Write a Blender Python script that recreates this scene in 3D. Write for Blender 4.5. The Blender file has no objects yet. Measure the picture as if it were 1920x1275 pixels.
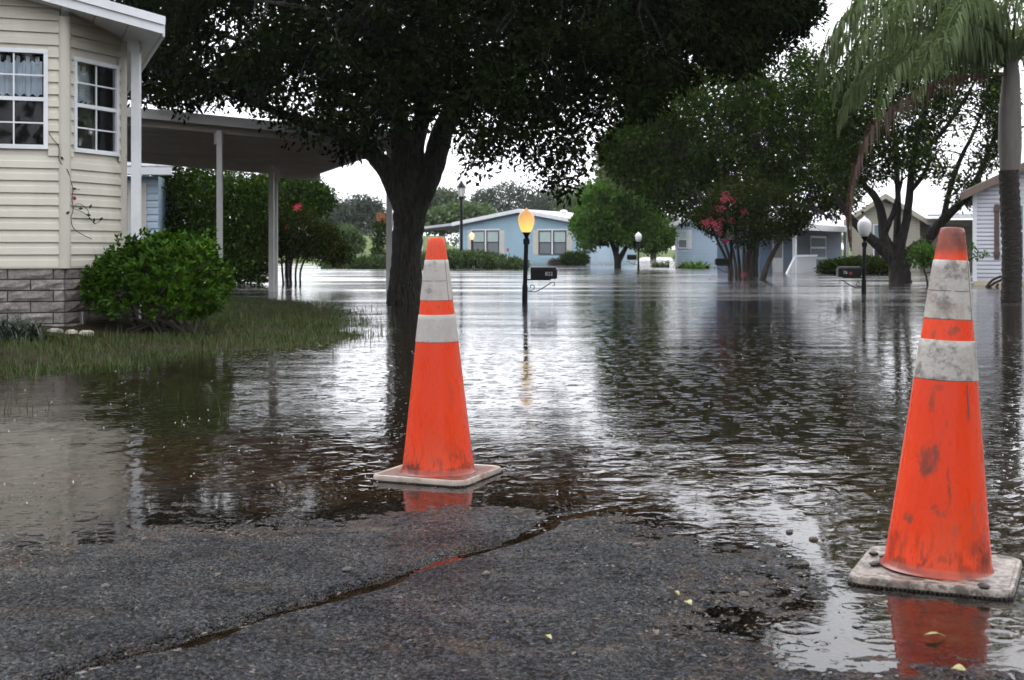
import bpy, math, random
import numpy as np
from mathutils import Vector, Matrix, noise as mnoise

R = math.radians
scene = bpy.context.scene
col = scene.collection

# ------------------------------------------------------------------ camera, sky, sun, exposure
CAMH, F, HZ = 0.87, 2500.0, 468.0
cd = bpy.data.cameras.new("camera")
cam = bpy.data.objects.new("camera", cd)
col.objects.link(cam)
cam.location = (0, 0, CAMH)
cam.rotation_euler = (R(90), 0, 0)
cd.sensor_width = 36.0
cd.lens = F / 1920.0 * 36.0
cd.shift_y = (HZ - 637.5) / 1920.0
cd.clip_start, cd.clip_end = 0.05, 4000
cd.dof.use_dof = True
cd.dof.focus_distance = 6.0
cd.dof.aperture_fstop = 9.0
scene.camera = cam

world = bpy.data.worlds.new("World")
scene.world = world
world.use_nodes = True
wn, wl = world.node_tree.nodes, world.node_tree.links
wn.clear()
sky = wn.new("ShaderNodeTexSky")
sky.sky_type = 'NISHITA'
sky.sun_disc = False
SUN_EL, SUN_AZ = R(55), R(-25)
sky.sun_elevation = SUN_EL
sky.sun_rotation = SUN_AZ
sky.dust_density = 6.0
hs = wn.new("ShaderNodeHueSaturation"); hs.inputs['Saturation'].default_value = 0.12
wl.new(sky.outputs[0], hs.inputs['Color'])
mx = wn.new("ShaderNodeMix"); mx.data_type = 'RGBA'; mx.inputs['Factor'].default_value = 0.82
wl.new(hs.outputs[0], mx.inputs['A'])
tc = wn.new("ShaderNodeTexCoord")
nz = wn.new("ShaderNodeTexNoise"); nz.inputs['Scale'].default_value = 2.2; nz.inputs['Detail'].default_value = 4
wl.new(tc.outputs['Generated'], nz.inputs['Vector'])
cr = wn.new("ShaderNodeValToRGB")
cr.color_ramp.elements[0].position = 0.3; cr.color_ramp.elements[0].color = (9.6, 9.9, 10.5, 1)
cr.color_ramp.elements[1].position = 0.7; cr.color_ramp.elements[1].color = (12.6, 12.8, 13.2, 1)
wl.new(nz.outputs['Fac'], cr.inputs[0]); wl.new(cr.outputs[0], mx.inputs['B'])
bg = wn.new("ShaderNodeBackground"); bg.inputs['Strength'].default_value = 0.1
wo = wn.new("ShaderNodeOutputWorld")
wl.new(mx.outputs['Result'], bg.inputs['Color']); wl.new(bg.outputs[0], wo.inputs['Surface'])

sd = bpy.data.lights.new("sun", 'SUN')
sd.energy = 0.6; sd.angle = R(40); sd.color = (1.0, 0.97, 0.93)
sun = bpy.data.objects.new("sun", sd); col.objects.link(sun)
sun_dir = Vector((math.sin(SUN_AZ) * math.cos(SUN_EL), math.cos(SUN_AZ) * math.cos(SUN_EL), math.sin(SUN_EL)))
sun.rotation_euler = sun_dir.to_track_quat('Z', 'Y').to_euler()
sun.location = (0, 0, 40)

scene.view_settings.view_transform = 'Standard'
scene.view_settings.look = 'None'
scene.view_settings.gamma = 1.0
scene.view_settings.use_curve_mapping = False
scene.view_settings.exposure = 1.1
scene.render.engine = 'CYCLES'
cy = scene.cycles
cy.use_denoising = True
cy.max_bounces = 7; cy.diffuse_bounces = 3; cy.glossy_bounces = 3; cy.transmission_bounces = 4
cy.transparent_max_bounces = 12; cy.volume_bounces = 0
cy.sample_clamp_indirect = 6.0
cy.caustics_reflective = False; cy.caustics_refractive = False

# ------------------------------------------------------------------ helpers
def P(px, py, d):
    return Vector(((px - 960) / F * d, d, CAMH - (py - HZ) / F * d))

class MB:
    """collects faces, then links them as ONE mesh object"""
    def __init__(s): s.v, s.f = [], []
    def quad(s, a, b, c, d):
        n = len(s.v); s.v += [tuple(a), tuple(b), tuple(c), tuple(d)]; s.f.append((n, n+1, n+2, n+3))
    def poly(s, pts):
        n = len(s.v); s.v += [tuple(p) for p in pts]; s.f.append(tuple(range(n, n+len(pts))))
    def hexa(s, c):                       # 8 corners: bottom 4 ccw, top 4 ccw
        n = len(s.v); s.v += [tuple(p) for p in c]
        for q in ((3,2,1,0),(4,5,6,7),(0,1,5,4),(1,2,6,5),(2,3,7,6),(3,0,4,7)):
            s.f.append(tuple(n+i for i in q))
    def box(s, x0, x1, y0, y1, z0, z1):
        s.hexa([(x0,y0,z0),(x1,y0,z0),(x1,y1,z0),(x0,y1,z0),(x0,y0,z1),(x1,y0,z1),(x1,y1,z1),(x0,y1,z1)])
    def obox(s, o, u, n, t0, t1, d0, d1, z0, z1, z0b=None, z1b=None):
        """box in a wall frame: along u (t), out along n (d), up (z); z0b/z1b at t1"""
        z0b = z0 if z0b is None else z0b; z1b = z1 if z1b is None else z1b
        def q(t, d, z): return (o[0]+u[0]*t+n[0]*d, o[1]+u[1]*t+n[1]*d, z)
        s.hexa([q(t0,d1,z0),q(t1,d1,z0b),q(t1,d0,z0b),q(t0,d0,z0),q(t0,d1,z1),q(t1,d1,z1b),q(t1,d0,z1b),q(t0,d0,z1)])
    def tube(s, pts, rad, n=6, cap=True, wob=0.0, rng=random):
        pts = [Vector(p) for p in pts]; base = len(s.v); ref = Vector((0.3, 1, 0.1)).normalized()
        for i, p in enumerate(pts):
            t = (pts[min(i+1, len(pts)-1)] - pts[max(i-1, 0)])
            t = t.normalized() if t.length > 1e-9 else Vector((0,0,1))
            a = t.cross(ref)
            if a.length < 1e-3: a = t.cross(Vector((1,0,0)))
            a.normalize(); b = t.cross(a)
            for k in range(n):
                an = 2*math.pi*k/n; r = rad[i]*(1 + (rng.uniform(-wob, wob) if wob else 0))
                s.v.append(tuple(p + a*math.cos(an)*r + b*math.sin(an)*r))
        for i in range(len(pts)-1):
            for k in range(n):
                k2 = (k+1) % n
                s.f.append((base+i*n+k, base+i*n+k2, base+(i+1)*n+k2, base+(i+1)*n+k))
        if cap:
            s.f.append(tuple(base+k for k in reversed(range(n)))); e = base+(len(pts)-1)*n
            s.f.append(tuple(e+k for k in range(n)))
    def lathe(s, prof, n=24, c=(0,0,0), cap=True):
        base = len(s.v)
        for r, z in prof:
            for k in range(n):
                a = 2*math.pi*k/n
                s.v.append((c[0]+r*math.cos(a), c[1]+r*math.sin(a), c[2]+z))
        for i in range(len(prof)-1):
            for k in range(n):
                k2 = (k+1) % n
                s.f.append((base+i*n+k, base+i*n+k2, base+(i+1)*n+k2, base+(i+1)*n+k))
        if cap:
            s.f.append(tuple(base+k for k in reversed(range(n)))); e = base+(len(prof)-1)*n
            s.f.append(tuple(e+k for k in range(n)))
    def build(s, name, mat, parent=None, smooth=False, kind=None, label=None, local=False, flat_z=False):
        org = Vector((0,0,0)) if (parent is None or local) else ORG.get(parent.name, Vector((0,0,0)))
        me = bpy.data.meshes.new(name)
        me.from_pydata([(v[0]-org[0], v[1]-org[1], v[2]-org[2]) for v in s.v], [], s.f)
        if mat is not None: me.materials.append(mat)
        if smooth:
            me.polygons.foreach_set('use_smooth', [True]*len(me.polygons))
            try: me.set_sharp_from_angle(angle=R(40))
            except Exception: pass
        o = bpy.data.objects.new(name, me); col.objects.link(o)
        if parent is not None: o.parent = parent; ORG[o.name] = org.copy() if not local else ORG.get(parent.name, Vector((0,0,0)))
        else: ORG[o.name] = Vector((0,0,0))
        if kind: o['kind'] = kind
        if label: o['label'] = label
        return o

ORG = {}
def thing(name, label, cat, loc=(0,0,0), rotz=0.0, group=None):
    o = bpy.data.objects.new(name, None); col.objects.link(o)
    o.location = loc; o.rotation_euler = (0,0,rotz); o.empty_display_size = 0.1
    o['label'] = label; o['category'] = cat
    if group: o['group'] = group
    ORG[o.name] = Vector(loc)
    return o
def tag(o, label, cat, group=None):
    o['label'] = label; o['category'] = cat
    if group: o['group'] = group
    return o
def copy_tree(o, parent=None):
    c = o.copy(); col.objects.link(c); c.parent = parent
    ORG[c.name] = ORG.get(o.name, Vector((0,0,0)))
    for ch in list(o.children): copy_tree(ch, c)
    return c
def catmull(pts, sub=4):
    """smooth a list of tuples"""
    a = np.array(pts, float)
    if len(a) < 3: 
        t = np.linspace(0,1,sub+1)[:,None]; return a[0]*(1-t)+a[-1]*t
    ext = np.vstack([2*a[0]-a[1], a, 2*a[-1]-a[-2]]); out = []
    for i in range(1, len(ext)-2):
        p0,p1,p2,p3 = ext[i-1],ext[i],ext[i+1],ext[i+2]
        for k in range(sub):
            t = k/sub
            out.append(0.5*((2*p1)+(-p0+p2)*t+(2*p0-5*p1+4*p2-p3)*t*t+(-p0+3*p1-3*p2+p3)*t**3))
    out.append(a[-1]); return np.array(out)

# ------------------------------------------------------------------ materials
class NT:
    def __init__(s, name):
        s.m = bpy.data.materials.new(name); s.m.use_nodes = True
        s.n, s.l = s.m.node_tree.nodes, s.m.node_tree.links; s.n.clear()
        s.out = s.n.new("ShaderNodeOutputMaterial")
    def N(s, t, **kw):
        x = s.n.new(t)
        for k, v in kw.items():
            if k in x.inputs: s.set(x.inputs[k], v)
            else: setattr(x, k, v)
        return x
    def set(s, sock, v):
        if hasattr(v, 'links') or isinstance(v, bpy.types.NodeSocket): s.l.new(v, sock)
        else:
            if isinstance(v, (tuple, list)) and len(v) == 3 and sock.type == 'RGBA': v = (*v, 1)
            sock.default_value = v
    def pos(s, scale=(1,1,1), obj=True):
        t = s.n.new("ShaderNodeTexCoord") if obj else s.n.new("ShaderNodeNewGeometry")
        mp = s.n.new("ShaderNodeMapping"); mp.inputs['Scale'].default_value = scale
        s.l.new(t.outputs['Object'] if obj else t.outputs['Position'], mp.inputs[0]); return mp.outputs[0]
    def noise(s, vec, scale, detail=3, rough=0.55):
        x = s.n.new("ShaderNodeTexNoise"); x.inputs['Scale'].default_value = scale
        x.inputs['Detail'].default_value = detail; x.inputs['Roughness'].default_value = rough
        s.l.new(vec, x.inputs['Vector']); return x.outputs['Fac']
    def ramp(s, fac, a, b, ca=0.0, cb=1.0):
        x = s.n.new("ShaderNodeMapRange"); x.interpolation_type = 'SMOOTHSTEP'
        s.l.new(fac, x.inputs['Value'])
        x.inputs['From Min'].default_value = a; x.inputs['From Max'].default_value = b
        x.inputs['To Min'].default_value = ca; x.inputs['To Max'].default_value = cb
        return x.outputs['Result']
    def mix(s, fac, a, b):
        x = s.n.new("ShaderNodeMix"); x.data_type = 'RGBA'
        s.set(x.inputs['Factor'], fac); s.set(x.inputs['A'], a); s.set(x.inputs['B'], b)
        return x.outputs['Result']
    def math(s, op, a, b=0.0, c=None):
        x = s.n.new("ShaderNodeMath"); x.operation = op
        s.set(x.inputs[0], a); s.set(x.inputs[1], b)
        if c is not None: s.set(x.inputs[2], c)
        return x.outputs[0]
    def bump(s, h, dist=0.01, strength=1.0, normal=None):
        x = s.n.new("ShaderNodeBump"); x.inputs['Strength'].default_value = strength
        x.inputs['Distance'].default_value = dist; s.l.new(h, x.inputs['Height'])
        if normal is not None: s.l.new(normal, x.inputs['Normal'])
        return x.outputs[0]
    def princ(s, color, rough=0.6, spec=0.5, normal=None, metal=0.0, coat=0.0):
        x = s.n.new("ShaderNodeBsdfPrincipled")
        s.set(x.inputs['Base Color'], color); s.set(x.inputs['Roughness'], rough)
        s.set(x.inputs['Specular IOR Level'], spec); s.set(x.inputs['Metallic'], metal)
        s.set(x.inputs['Coat Weight'], coat)
        if normal is not None: s.l.new(normal, x.inputs['Normal'])
        s.l.new(x.outputs[0], s.out.inputs['Surface']); return x
    def island(s):
        g = s.n.new("ShaderNodeNewGeometry"); return g.outputs['Random Per Island']

def plain(name, c, rough=0.6, var=0.12, scale=6.0, spec=0.5, bump=0.0, dirt=None, stretch=(1,1,1), metal=0.0):
    t = NT(name); v = t.pos(stretch)
    nf = t.noise(v, scale, 5, 0.6)
    lo = tuple(max(0, x*(1-var)) for x in c); hi = tuple(min(1, x*(1+var)) for x in c)
    cc = t.mix(t.ramp(nf, 0.3, 0.7), lo, hi)
    if dirt:
        cc = t.mix(t.ramp(t.noise(t.pos(stretch), scale*0.6, 6, 0.7), 0.52, 0.75, 0, dirt[1]), cc, dirt[0])
    nrm = t.bump(t.noise(v, scale*8, 3), bump) if bump else None
    t.princ(cc, rough, spec, nrm, metal); return t.m

def leafmat(name, a, b, trans=0.2, gloss=0.06, rough=0.45, clump=1.2, c=None, cw=0.15):
    t = NT(name); r = t.island()
    cc = t.mix(r, a, b)
    cl = t.ramp(t.noise(t.pos(obj=False), clump, 2), 0.35, 0.65)
    cc = t.mix(t.math('MULTIPLY', cl, 0.5), cc, a)
    if c is not None:
        rr = t.math('FRACT', t.math('MULTIPLY', r, 17.31))
        cc = t.mix(t.math('GREATER_THAN', rr, 1-cw), cc, c)
    d = t.N("ShaderNodeBsdfDiffuse", Color=cc)
    tr = t.N("ShaderNodeBsdfTranslucent", Color=cc)
    m1 = t.N("ShaderNodeMixShader"); m1.inputs[0].default_value = trans
    t.l.new(d.outputs[0], m1.inputs[1]); t.l.new(tr.outputs[0], m1.inputs[2])
    g = t.N("ShaderNodeBsdfGlossy", Color=(0.9,0.95,0.95), Roughness=rough)
    m2 = t.N("ShaderNodeMixShader"); m2.inputs[0].default_value = gloss
    t.l.new(m1.outputs[0], m2.inputs[1]); t.l.new(g.outputs[0], m2.inputs[2])
    t.l.new(m2.outputs[0], t.out.inputs['Surface']); return t.m

def bark(name, a, b, scale=14, rough=0.75, d=0.03, stretch=(1,1,0.22)):
    t = NT(name); v = t.pos(stretch)
    n1 = t.noise(v, scale, 5, 0.65)
    vo = t.n.new("ShaderNodeTexVoronoi"); vo.feature = 'DISTANCE_TO_EDGE'; vo.inputs['Scale'].default_value = scale*1.1
    t.l.new(v, vo.inputs['Vector'])
    cc = t.mix(t.ramp(n1, 0.35, 0.7), a, b)
    cc = t.mix(t.ramp(t.noise(t.pos(), 3.0, 4), 0.55, 0.7, 0, 0.5), cc, (0.018,0.022,0.012))
    h = t.math('ADD', t.math('MULTIPLY', n1, 0.6), t.ramp(vo.outputs['Distance'], 0.0, 0.25))
    t.princ(cc, rough, 0.4, t.bump(h, d)); return t.m

M = {}
M['cream'] = plain('cream_vinyl', (0.60,0.57,0.49), 0.5, 0.05, 2.5, dirt=((0.33,0.30,0.24), 0.35), stretch=(1,1,0.4))
M['creamtrim'] = plain('cream_trim', (0.55,0.52,0.455), 0.5, 0.05, 2.0, dirt=((0.40,0.37,0.30), 0.4))
M['white'] = plain('white_metal', (0.74,0.76,0.80), 0.4, 0.05, 3.0, dirt=((0.45,0.45,0.45), 0.35))
M['whiteold'] = plain('white_painted_aluminium', (0.66,0.66,0.67), 0.45, 0.08, 3.0, dirt=((0.40,0.36,0.32), 0.35))
M['pan'] = plain('roof_pan_aluminium', (0.50,0.46,0.41), 0.4, 0.10, 1.5, dirt=((0.25,0.21,0.17), 0.6))
def blockmat():
    t = NT('split_face_concrete'); p = t.pos(obj=False); oi = t.n.new('ShaderNodeObjectInfo')
    c = t.mix(t.ramp(t.noise(p, 26, 7, .75), .32, .68), (.29,.26,.245), (.53,.49,.46))
    c = t.mix(t.math('MULTIPLY', oi.outputs['Random'], .4), c, (.22,.185,.17))
    c = t.mix(t.ramp(t.noise(p, 4, 5, .7), .5, .7, 0, .7), c, (.10,.085,.075))
    t.princ(c, .85, .4, t.bump(t.noise(p, 60, 5, .75), .035)); return t.m
M['block'] = blockmat()
M['mortar'] = plain('dark_mortar', (0.10,0.085,0.075), 0.95, 0.2, 10)
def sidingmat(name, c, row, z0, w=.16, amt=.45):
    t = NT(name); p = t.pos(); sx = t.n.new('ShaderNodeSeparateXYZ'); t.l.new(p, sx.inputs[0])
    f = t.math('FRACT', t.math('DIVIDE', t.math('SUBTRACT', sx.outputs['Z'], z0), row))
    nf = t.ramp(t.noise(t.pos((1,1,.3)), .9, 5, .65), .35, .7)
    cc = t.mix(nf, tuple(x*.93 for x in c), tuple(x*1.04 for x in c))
    cc = t.mix(t.math('MULTIPLY', t.ramp(f, 0.0, w, 1, 0), amt), cc, tuple(x*.35 for x in c))  # dark joint stripe in the colour, in place of each lap's shade line
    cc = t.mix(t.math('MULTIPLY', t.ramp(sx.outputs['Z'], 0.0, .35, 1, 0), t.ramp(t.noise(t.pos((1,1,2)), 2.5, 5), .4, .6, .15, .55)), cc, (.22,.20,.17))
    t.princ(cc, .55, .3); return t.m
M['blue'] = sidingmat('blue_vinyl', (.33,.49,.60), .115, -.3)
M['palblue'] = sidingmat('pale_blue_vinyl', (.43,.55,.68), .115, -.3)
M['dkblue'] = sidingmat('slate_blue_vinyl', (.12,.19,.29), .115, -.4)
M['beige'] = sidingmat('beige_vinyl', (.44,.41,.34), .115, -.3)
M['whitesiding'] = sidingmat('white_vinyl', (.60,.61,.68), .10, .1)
M['greyshutter'] = plain('cream_shutter', (0.62,0.59,0.54), 0.6, 0.05, 2)
M['brownshutter'] = plain('brown_shutter', (0.10,0.065,0.06), 0.6, 0.1, 3)
M['brownfascia'] = plain('brown_fascia', (0.16,0.115,0.09), 0.6, 0.12, 3)
M['tan'] = plain('tan_foundation', (0.50,0.43,0.32), 0.9, 0.15, 5)
M['shingle'] = plain('grey_shingle', (0.30,0.30,0.33), 0.85, 0.25, 9, bump=0.01)
M['paleroof'] = plain('pale_roof', (0.52,0.53,0.58), 0.7, 0.08, 2)
M['darkframe'] = plain('dark_window_frame', (0.03,0.03,0.035), 0.5, 0.1, 5)
M['blackmetal'] = plain('black_painted_metal', (0.006,0.006,0.007), 0.4, 0.2, 8, spec=0.2, dirt=((0.02,0.018,0.015), 0.3))
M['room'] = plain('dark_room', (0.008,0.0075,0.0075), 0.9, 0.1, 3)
M['blind'] = plain('pale_blind', (0.42,0.53,0.53), 0.35, 0.05, 3)
M['screen'] = plain('grey_insect_screen', (0.16,0.18,0.20), 0.45, 0.08, 3)
M['darkpane'] = plain('dark_glass_pane', (0.03,0.04,0.05), 0.12, 0.1, 3)
M['tealpane'] = plain('teal_curtained_pane', (0.20,0.30,0.31), 0.2, 0.1, 3)
M['door'] = plain('grey_door', (0.33,0.31,0.30), 0.5, 0.08, 3)
M['concrete'] = plain('weathered_concrete', (0.40,0.37,0.32), 0.9, 0.2, 20, bump=0.004)
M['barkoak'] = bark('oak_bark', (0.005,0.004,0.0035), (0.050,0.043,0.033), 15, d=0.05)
M['barkdark'] = bark('dark_bark', (0.010,0.008,0.007), (0.03,0.024,0.02), 12, d=0.02)
M['barkpale'] = bark('smooth_brown_bark', (0.03,0.024,0.02), (0.07,0.057,0.045), 8, d=0.006)
M['twig'] = plain('twig', (0.045,0.036,0.028), 0.8, 0.2, 20)
M['red'] = plain('red_plastic', (0.5,0.03,0.04), 0.4)
M['number'] = plain('silver_number', (0.62,0.62,0.62), 0.4)
M['globewhite'] = plain('white_acrylic_globe', (0.78,0.78,0.82), 0.3, 0.02, 3)
M['lantern'] = plain('frosted_lantern_glass', (0.75,0.76,0.78), 0.3, 0.03, 3)

def glassmat():
    t = NT('window_glass')
    lw = t.N("ShaderNodeFresnel", IOR=1.25)
    g = t.N("ShaderNodeBsdfGlossy", Color=(1,1,1), Roughness=0.02)
    tr = t.N("ShaderNodeBsdfTransparent", Color=(0.95,0.96,0.97))
    m = t.N("ShaderNodeMixShader"); t.l.new(lw.outputs[0], m.inputs[0]); t.l.new(tr.outputs[0], m.inputs[1]); t.l.new(g.outputs[0], m.inputs[2])
    t.l.new(m.outputs[0], t.out.inputs['Surface']); return t.m
M['glass'] = glassmat()

def curtainmat():
    t = NT('sheer_curtain'); v = t.pos((60,60,1))
    d = t.N("ShaderNodeBsdfDiffuse", Color=t.mix(t.noise(t.pos(), 30, 3), (0.60,0.70,0.82), (0.78,0.86,0.94)))
    tl = t.N("ShaderNodeBsdfTranslucent", Color=(0.5,0.55,0.6))
    m = t.N("ShaderNodeMixShader"); m.inputs[0].default_value = 0.2
    t.l.new(d.outputs[0], m.inputs[1]); t.l.new(tl.outputs[0], m.inputs[2]); t.l.new(m.outputs[0], t.out.inputs['Surface']); return t.m
M['curtain'] = curtainmat()

def lampmat(name, top, bottom, st):
    t = NT(name); tcn = t.n.new("ShaderNodeTexCoord"); sx = t.n.new("ShaderNodeSeparateXYZ")
    t.l.new(tcn.outputs['Generated'], sx.inputs[0])
    c = t.mix(t.ramp(sx.outputs['Z'], 0.05, 0.75), bottom, top)
    e = t.N("ShaderNodeEmission", Color=c, Strength=st)
    g = t.N("ShaderNodeBsdfPrincipled"); g.inputs['Base Color'].default_value = (0.5,0.4,0.25,1); g.inputs['Roughness'].default_value = 0.3
    a = t.N("ShaderNodeAddShader"); t.l.new(e.outputs[0], a.inputs[0]); t.l.new(g.outputs[0], a.inputs[1])
    t.l.new(a.outputs[0], t.out.inputs['Surface']); return t.m
M['amber'] = lampmat('lit_amber_globe', (0.36,0.17,0.05), (0.56,0.37,0.085), 1.0)
M['warm'] = lampmat('lit_warm_globe', (0.40,0.32,0.19), (0.46,0.38,0.22), 1.0)

# leaves
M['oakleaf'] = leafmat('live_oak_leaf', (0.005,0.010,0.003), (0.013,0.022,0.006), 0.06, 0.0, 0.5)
M['oak2leaf'] = leafmat('mid_oak_leaf', (0.012,0.028,0.004), (0.036,0.068,0.010), 0.18, 0.0, c=(0.075,0.10,0.015), cw=0.10)
M['greenleaf'] = leafmat('bright_maple_leaf', (0.045,0.115,0.012), (0.10,0.19,0.025), 0.3, 0.01)
M['t3leaf'] = leafmat('elm_leaf', (0.013,0.028,0.006), (0.036,0.064,0.013), 0.18, 0.0, c=(0.12,0.15,0.03), cw=0.06)
M['myrtleleaf'] = leafmat('myrtle_leaf', (0.010,0.025,0.004), (0.028,0.052,0.008), 0.18, 0.0, c=(0.09,0.06,0.025), cw=0.12)
M['bushleaf'] = leafmat('viburnum_leaf', (0.018,0.065,0.002), (0.075,0.155,0.007), 0.22, 0.012, 0.35)
M['thicket'] = leafmat('thicket_leaf', (0.012,0.032,0.003), (0.036,0.072,0.006), 0.18, 0.004, c=(0.10,0.15,0.025), cw=0.07)
M['juniper'] = leafmat('juniper_needles', (0.030,0.062,0.012), (0.062,0.105,0.02), 0.15, 0.03)
M['farleaf'] = leafmat('far_tree_leaf', (0.06,0.085,0.055), (0.11,0.14,0.08), 0.2, 0.02, clump=0.25)  # lightened leaf colour stands in for thicker distance haze
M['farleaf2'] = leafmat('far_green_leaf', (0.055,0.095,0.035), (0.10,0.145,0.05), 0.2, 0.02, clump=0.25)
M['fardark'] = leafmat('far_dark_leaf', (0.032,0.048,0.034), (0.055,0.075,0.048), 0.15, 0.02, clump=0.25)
M['palm'] = leafmat('palm_leaflet', (0.085,0.125,0.04), (0.15,0.20,0.065), 0.35, 0.03)
M['deadpalm'] = leafmat('dead_palm_leaflet', (0.07,0.034,0.022), (0.13,0.07,0.046), 0.15, 0.04)
M['grass'] = leafmat('wet_grass', (0.020,0.044,0.004), (0.062,0.095,0.008), 0.25, 0.03, c=(0.11,0.09,0.03), cw=0.06)
M['liriope'] = leafmat('dark_lily_turf', (0.015,0.028,0.014), (0.03,0.05,0.025), 0.1, 0.1, 0.3)
M['canna'] = leafmat('yellow_green_leaf', (0.09,0.13,0.03), (0.17,0.19,0.04), 0.3, 0.05)
M['pink'] = leafmat('pink_blossom', (0.45,0.06,0.11), (0.62,0.13,0.20), 0.3, 0.02)
M['redflower'] = leafmat('red_blossom', (0.45,0.03,0.06), (0.6,0.08,0.1), 0.3, 0.02)
M['orangeleaf'] = leafmat('orange_new_leaf', (0.30,0.08,0.02), (0.42,0.16,0.04), 0.3, 0.04)
M['litter'] = leafmat('wet_leaf_litter', (0.045,0.028,0.018), (0.13,0.085,0.055), 0.05, 0.05, c=(0.05,0.05,0.05), cw=0.2)
M['deadleaf'] = leafmat('fallen_yellow_leaf', (0.20,0.20,0.05), (0.30,0.24,0.08), 0.1, 0.08)

# ------------------------------------------------------------------ leaf clouds (numpy)
def raw_mesh(name, co, quads, mat, parent=None, kind=None, smooth=False):
    org = np.array(ORG.get(parent.name, (0,0,0))) if parent is not None else np.zeros(3)
    me = bpy.data.meshes.new(name); nv, nf = len(co), len(quads)
    me.vertices.add(nv); me.vertices.foreach_set('co', (co-org).astype(np.float32).ravel())
    k = quads.shape[1]
    me.loops.add(nf*k); me.loops.foreach_set('vertex_index', quads.astype(np.int32).ravel())
    me.polygons.add(nf); me.polygons.foreach_set('loop_start', np.arange(nf, dtype=np.int32)*k)
    try: me.polygons.foreach_set('loop_total', np.full(nf, k, dtype=np.int32))
    except Exception: pass
    me.materials.append(mat); me.update(calc_edges=True)
    if smooth: me.polygons.foreach_set('use_smooth', [True]*nf)
    o = bpy.data.objects.new(name, me); col.objects.link(o)
    if parent is not None: o.parent = parent
    ORG[o.name] = Vector(org)
    if kind: o['kind'] = kind
    return o
def unit(a): return a/np.maximum(np.linalg.norm(a, axis=1, keepdims=True), 1e-9)
def leaf_arrays(p, ax, nr, L, W, fold=0.2, bend=0.0):
    ax = unit(ax); side = unit(np.cross(ax, nr)); n = np.cross(side, ax)
    L = L[:,None]; W = W[:,None]
    v0 = p; mid = p + ax*L*0.48 + n*W*fold
    v1 = mid + side*W*0.5; v3 = mid - side*W*0.5; v2 = p + ax*L - n*L*bend
    co = np.stack([v0,v1,v2,v3], 1).reshape(-1,3)
    q = np.arange(len(p)*4).reshape(-1,4); return co, q
def cloud(name, C, rad, per, L, W, mat, parent, seed=0, flat=0.8, out=0.8, down=0.15, up=0.5, kind=None, pw=.45):
    g = np.random.default_rng(seed)
    per = np.asarray(per) if np.ndim(per) else np.full(len(C), per)
    idx = np.repeat(np.arange(len(C)), per); n = len(idx)
    d = unit(g.normal(size=(n,3))); r = g.random(n)**pw
    off = d*r[:,None]*np.asarray(rad)[idx][:,None]*np.array([1,1,flat])
    p = np.asarray(C)[idx] + off
    ax = d*out + g.normal(size=(n,3))*0.6 + np.array([0,0,-down])
    nr = g.normal(size=(n,3)) + np.array([0,0,up])
    Ls = L*g.uniform(0.65,1.25,n); Ws = W*g.uniform(0.7,1.2,n)
    co, q = leaf_arrays(p, ax, nr, Ls, Ws, 0.2, 0.08)
    return raw_mesh(name, co, q, mat, parent, kind)
def halton(n, b, skip=0):
    out = np.zeros(n)
    for i in range(n):
        f, r, k = 1.0, 0.0, i+1+skip
        while k > 0: f /= b; r += f*(k % b); k //= b
        out[i] = r
    return out
def field(n, top, low, d0, dh, r0, r1, seed=0, keep=None):
    """leaf cluster centres filling a crown whose outline, at its distance, runs between top and low"""
    g = np.random.default_rng(seed)
    tx, ty = zip(*top); lx, ly = zip(*low)
    a, b = tx[0], tx[-1]
    u, v, w = halton(n, 2, seed*7), halton(n, 3, seed*7), halton(n, 5, seed*7)
    px = a + (b-a)*u; t = np.interp(px, tx, ty); l = np.interp(px, lx, ly)
    rad = g.uniform(r0, r1, n); rp = rad/d0*F*0.6
    py = t + rp + np.maximum(l-t-2*rp, 0)*v
    half = dh*np.sqrt(np.maximum(1-((px-(a+b)/2)/((b-a)/2+1))**2, 0.06))
    d = d0 + (2*w-1)*half
    k = np.ones(n, bool) if keep is None else np.array([keep(x,y,z) for x,y,z in zip(px,py,d)])
    C = np.stack([(px-960)/F*d, d, CAMH-(py-HZ)/F*d], 1)
    return C[k], rad[k], px[k], py[k]
def limbs_mesh(limbs, clusters, mat, parent, seed, twigs=200, r_tw=0.03, n=9, name='trunk', wob=0.06):
    rng = random.Random(seed); mb = MB(); samples = []
    for L in limbs:
        s = catmull(L, 5)
        mb.tube([tuple(a[:3]) for a in s], [max(a[3],0.006) for a in s], n=n, wob=wob, rng=rng)
        samples += [tuple(a) for a in s]
    S = np.array(samples)
    if len(clusters):
        idx = rng.sample(range(len(clusters)), min(twigs, len(clusters)))
        for i in idx:
            c = np.array(clusters[i]); dd = np.linalg.norm(S[:,:3]-c, axis=1) + np.maximum(S[:,2]-c[2], 0)*0.8 + rng.random()*0.5
            dd[S[:,3] > 0.24] += 1.5
            k = int(np.argmin(dd)); a = S[k,:3]
            if np.linalg.norm(c-a) > 1.7: continue
            r = min(r_tw, S[k,3]*0.7)
            m = (a+c)/2 + np.array([rng.uniform(-.2,.2), rng.uniform(-.2,.2), rng.uniform(0,.3)])*np.linalg.norm(c-a)*0.5
            s = catmull([tuple(a), tuple(m), tuple(c)], 3)
            mb.tube([tuple(x) for x in s], [r*(1-0.8*j/(len(s)-1)) for j in range(len(s))], n=5, cap=False)
            for _ in range(2):
                e = c + np.array([rng.gauss(0,.35), rng.gauss(0,.35), rng.gauss(-.05,.25)])
                mb.tube([tuple(m*0.3+c*0.7), tuple((c+e)/2+np.array([0,0,.04])), tuple(e)], [r*0.4, r*0.25, r*0.1], n=4, cap=False)
    return mb.build(name, mat, parent, smooth=True)

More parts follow.
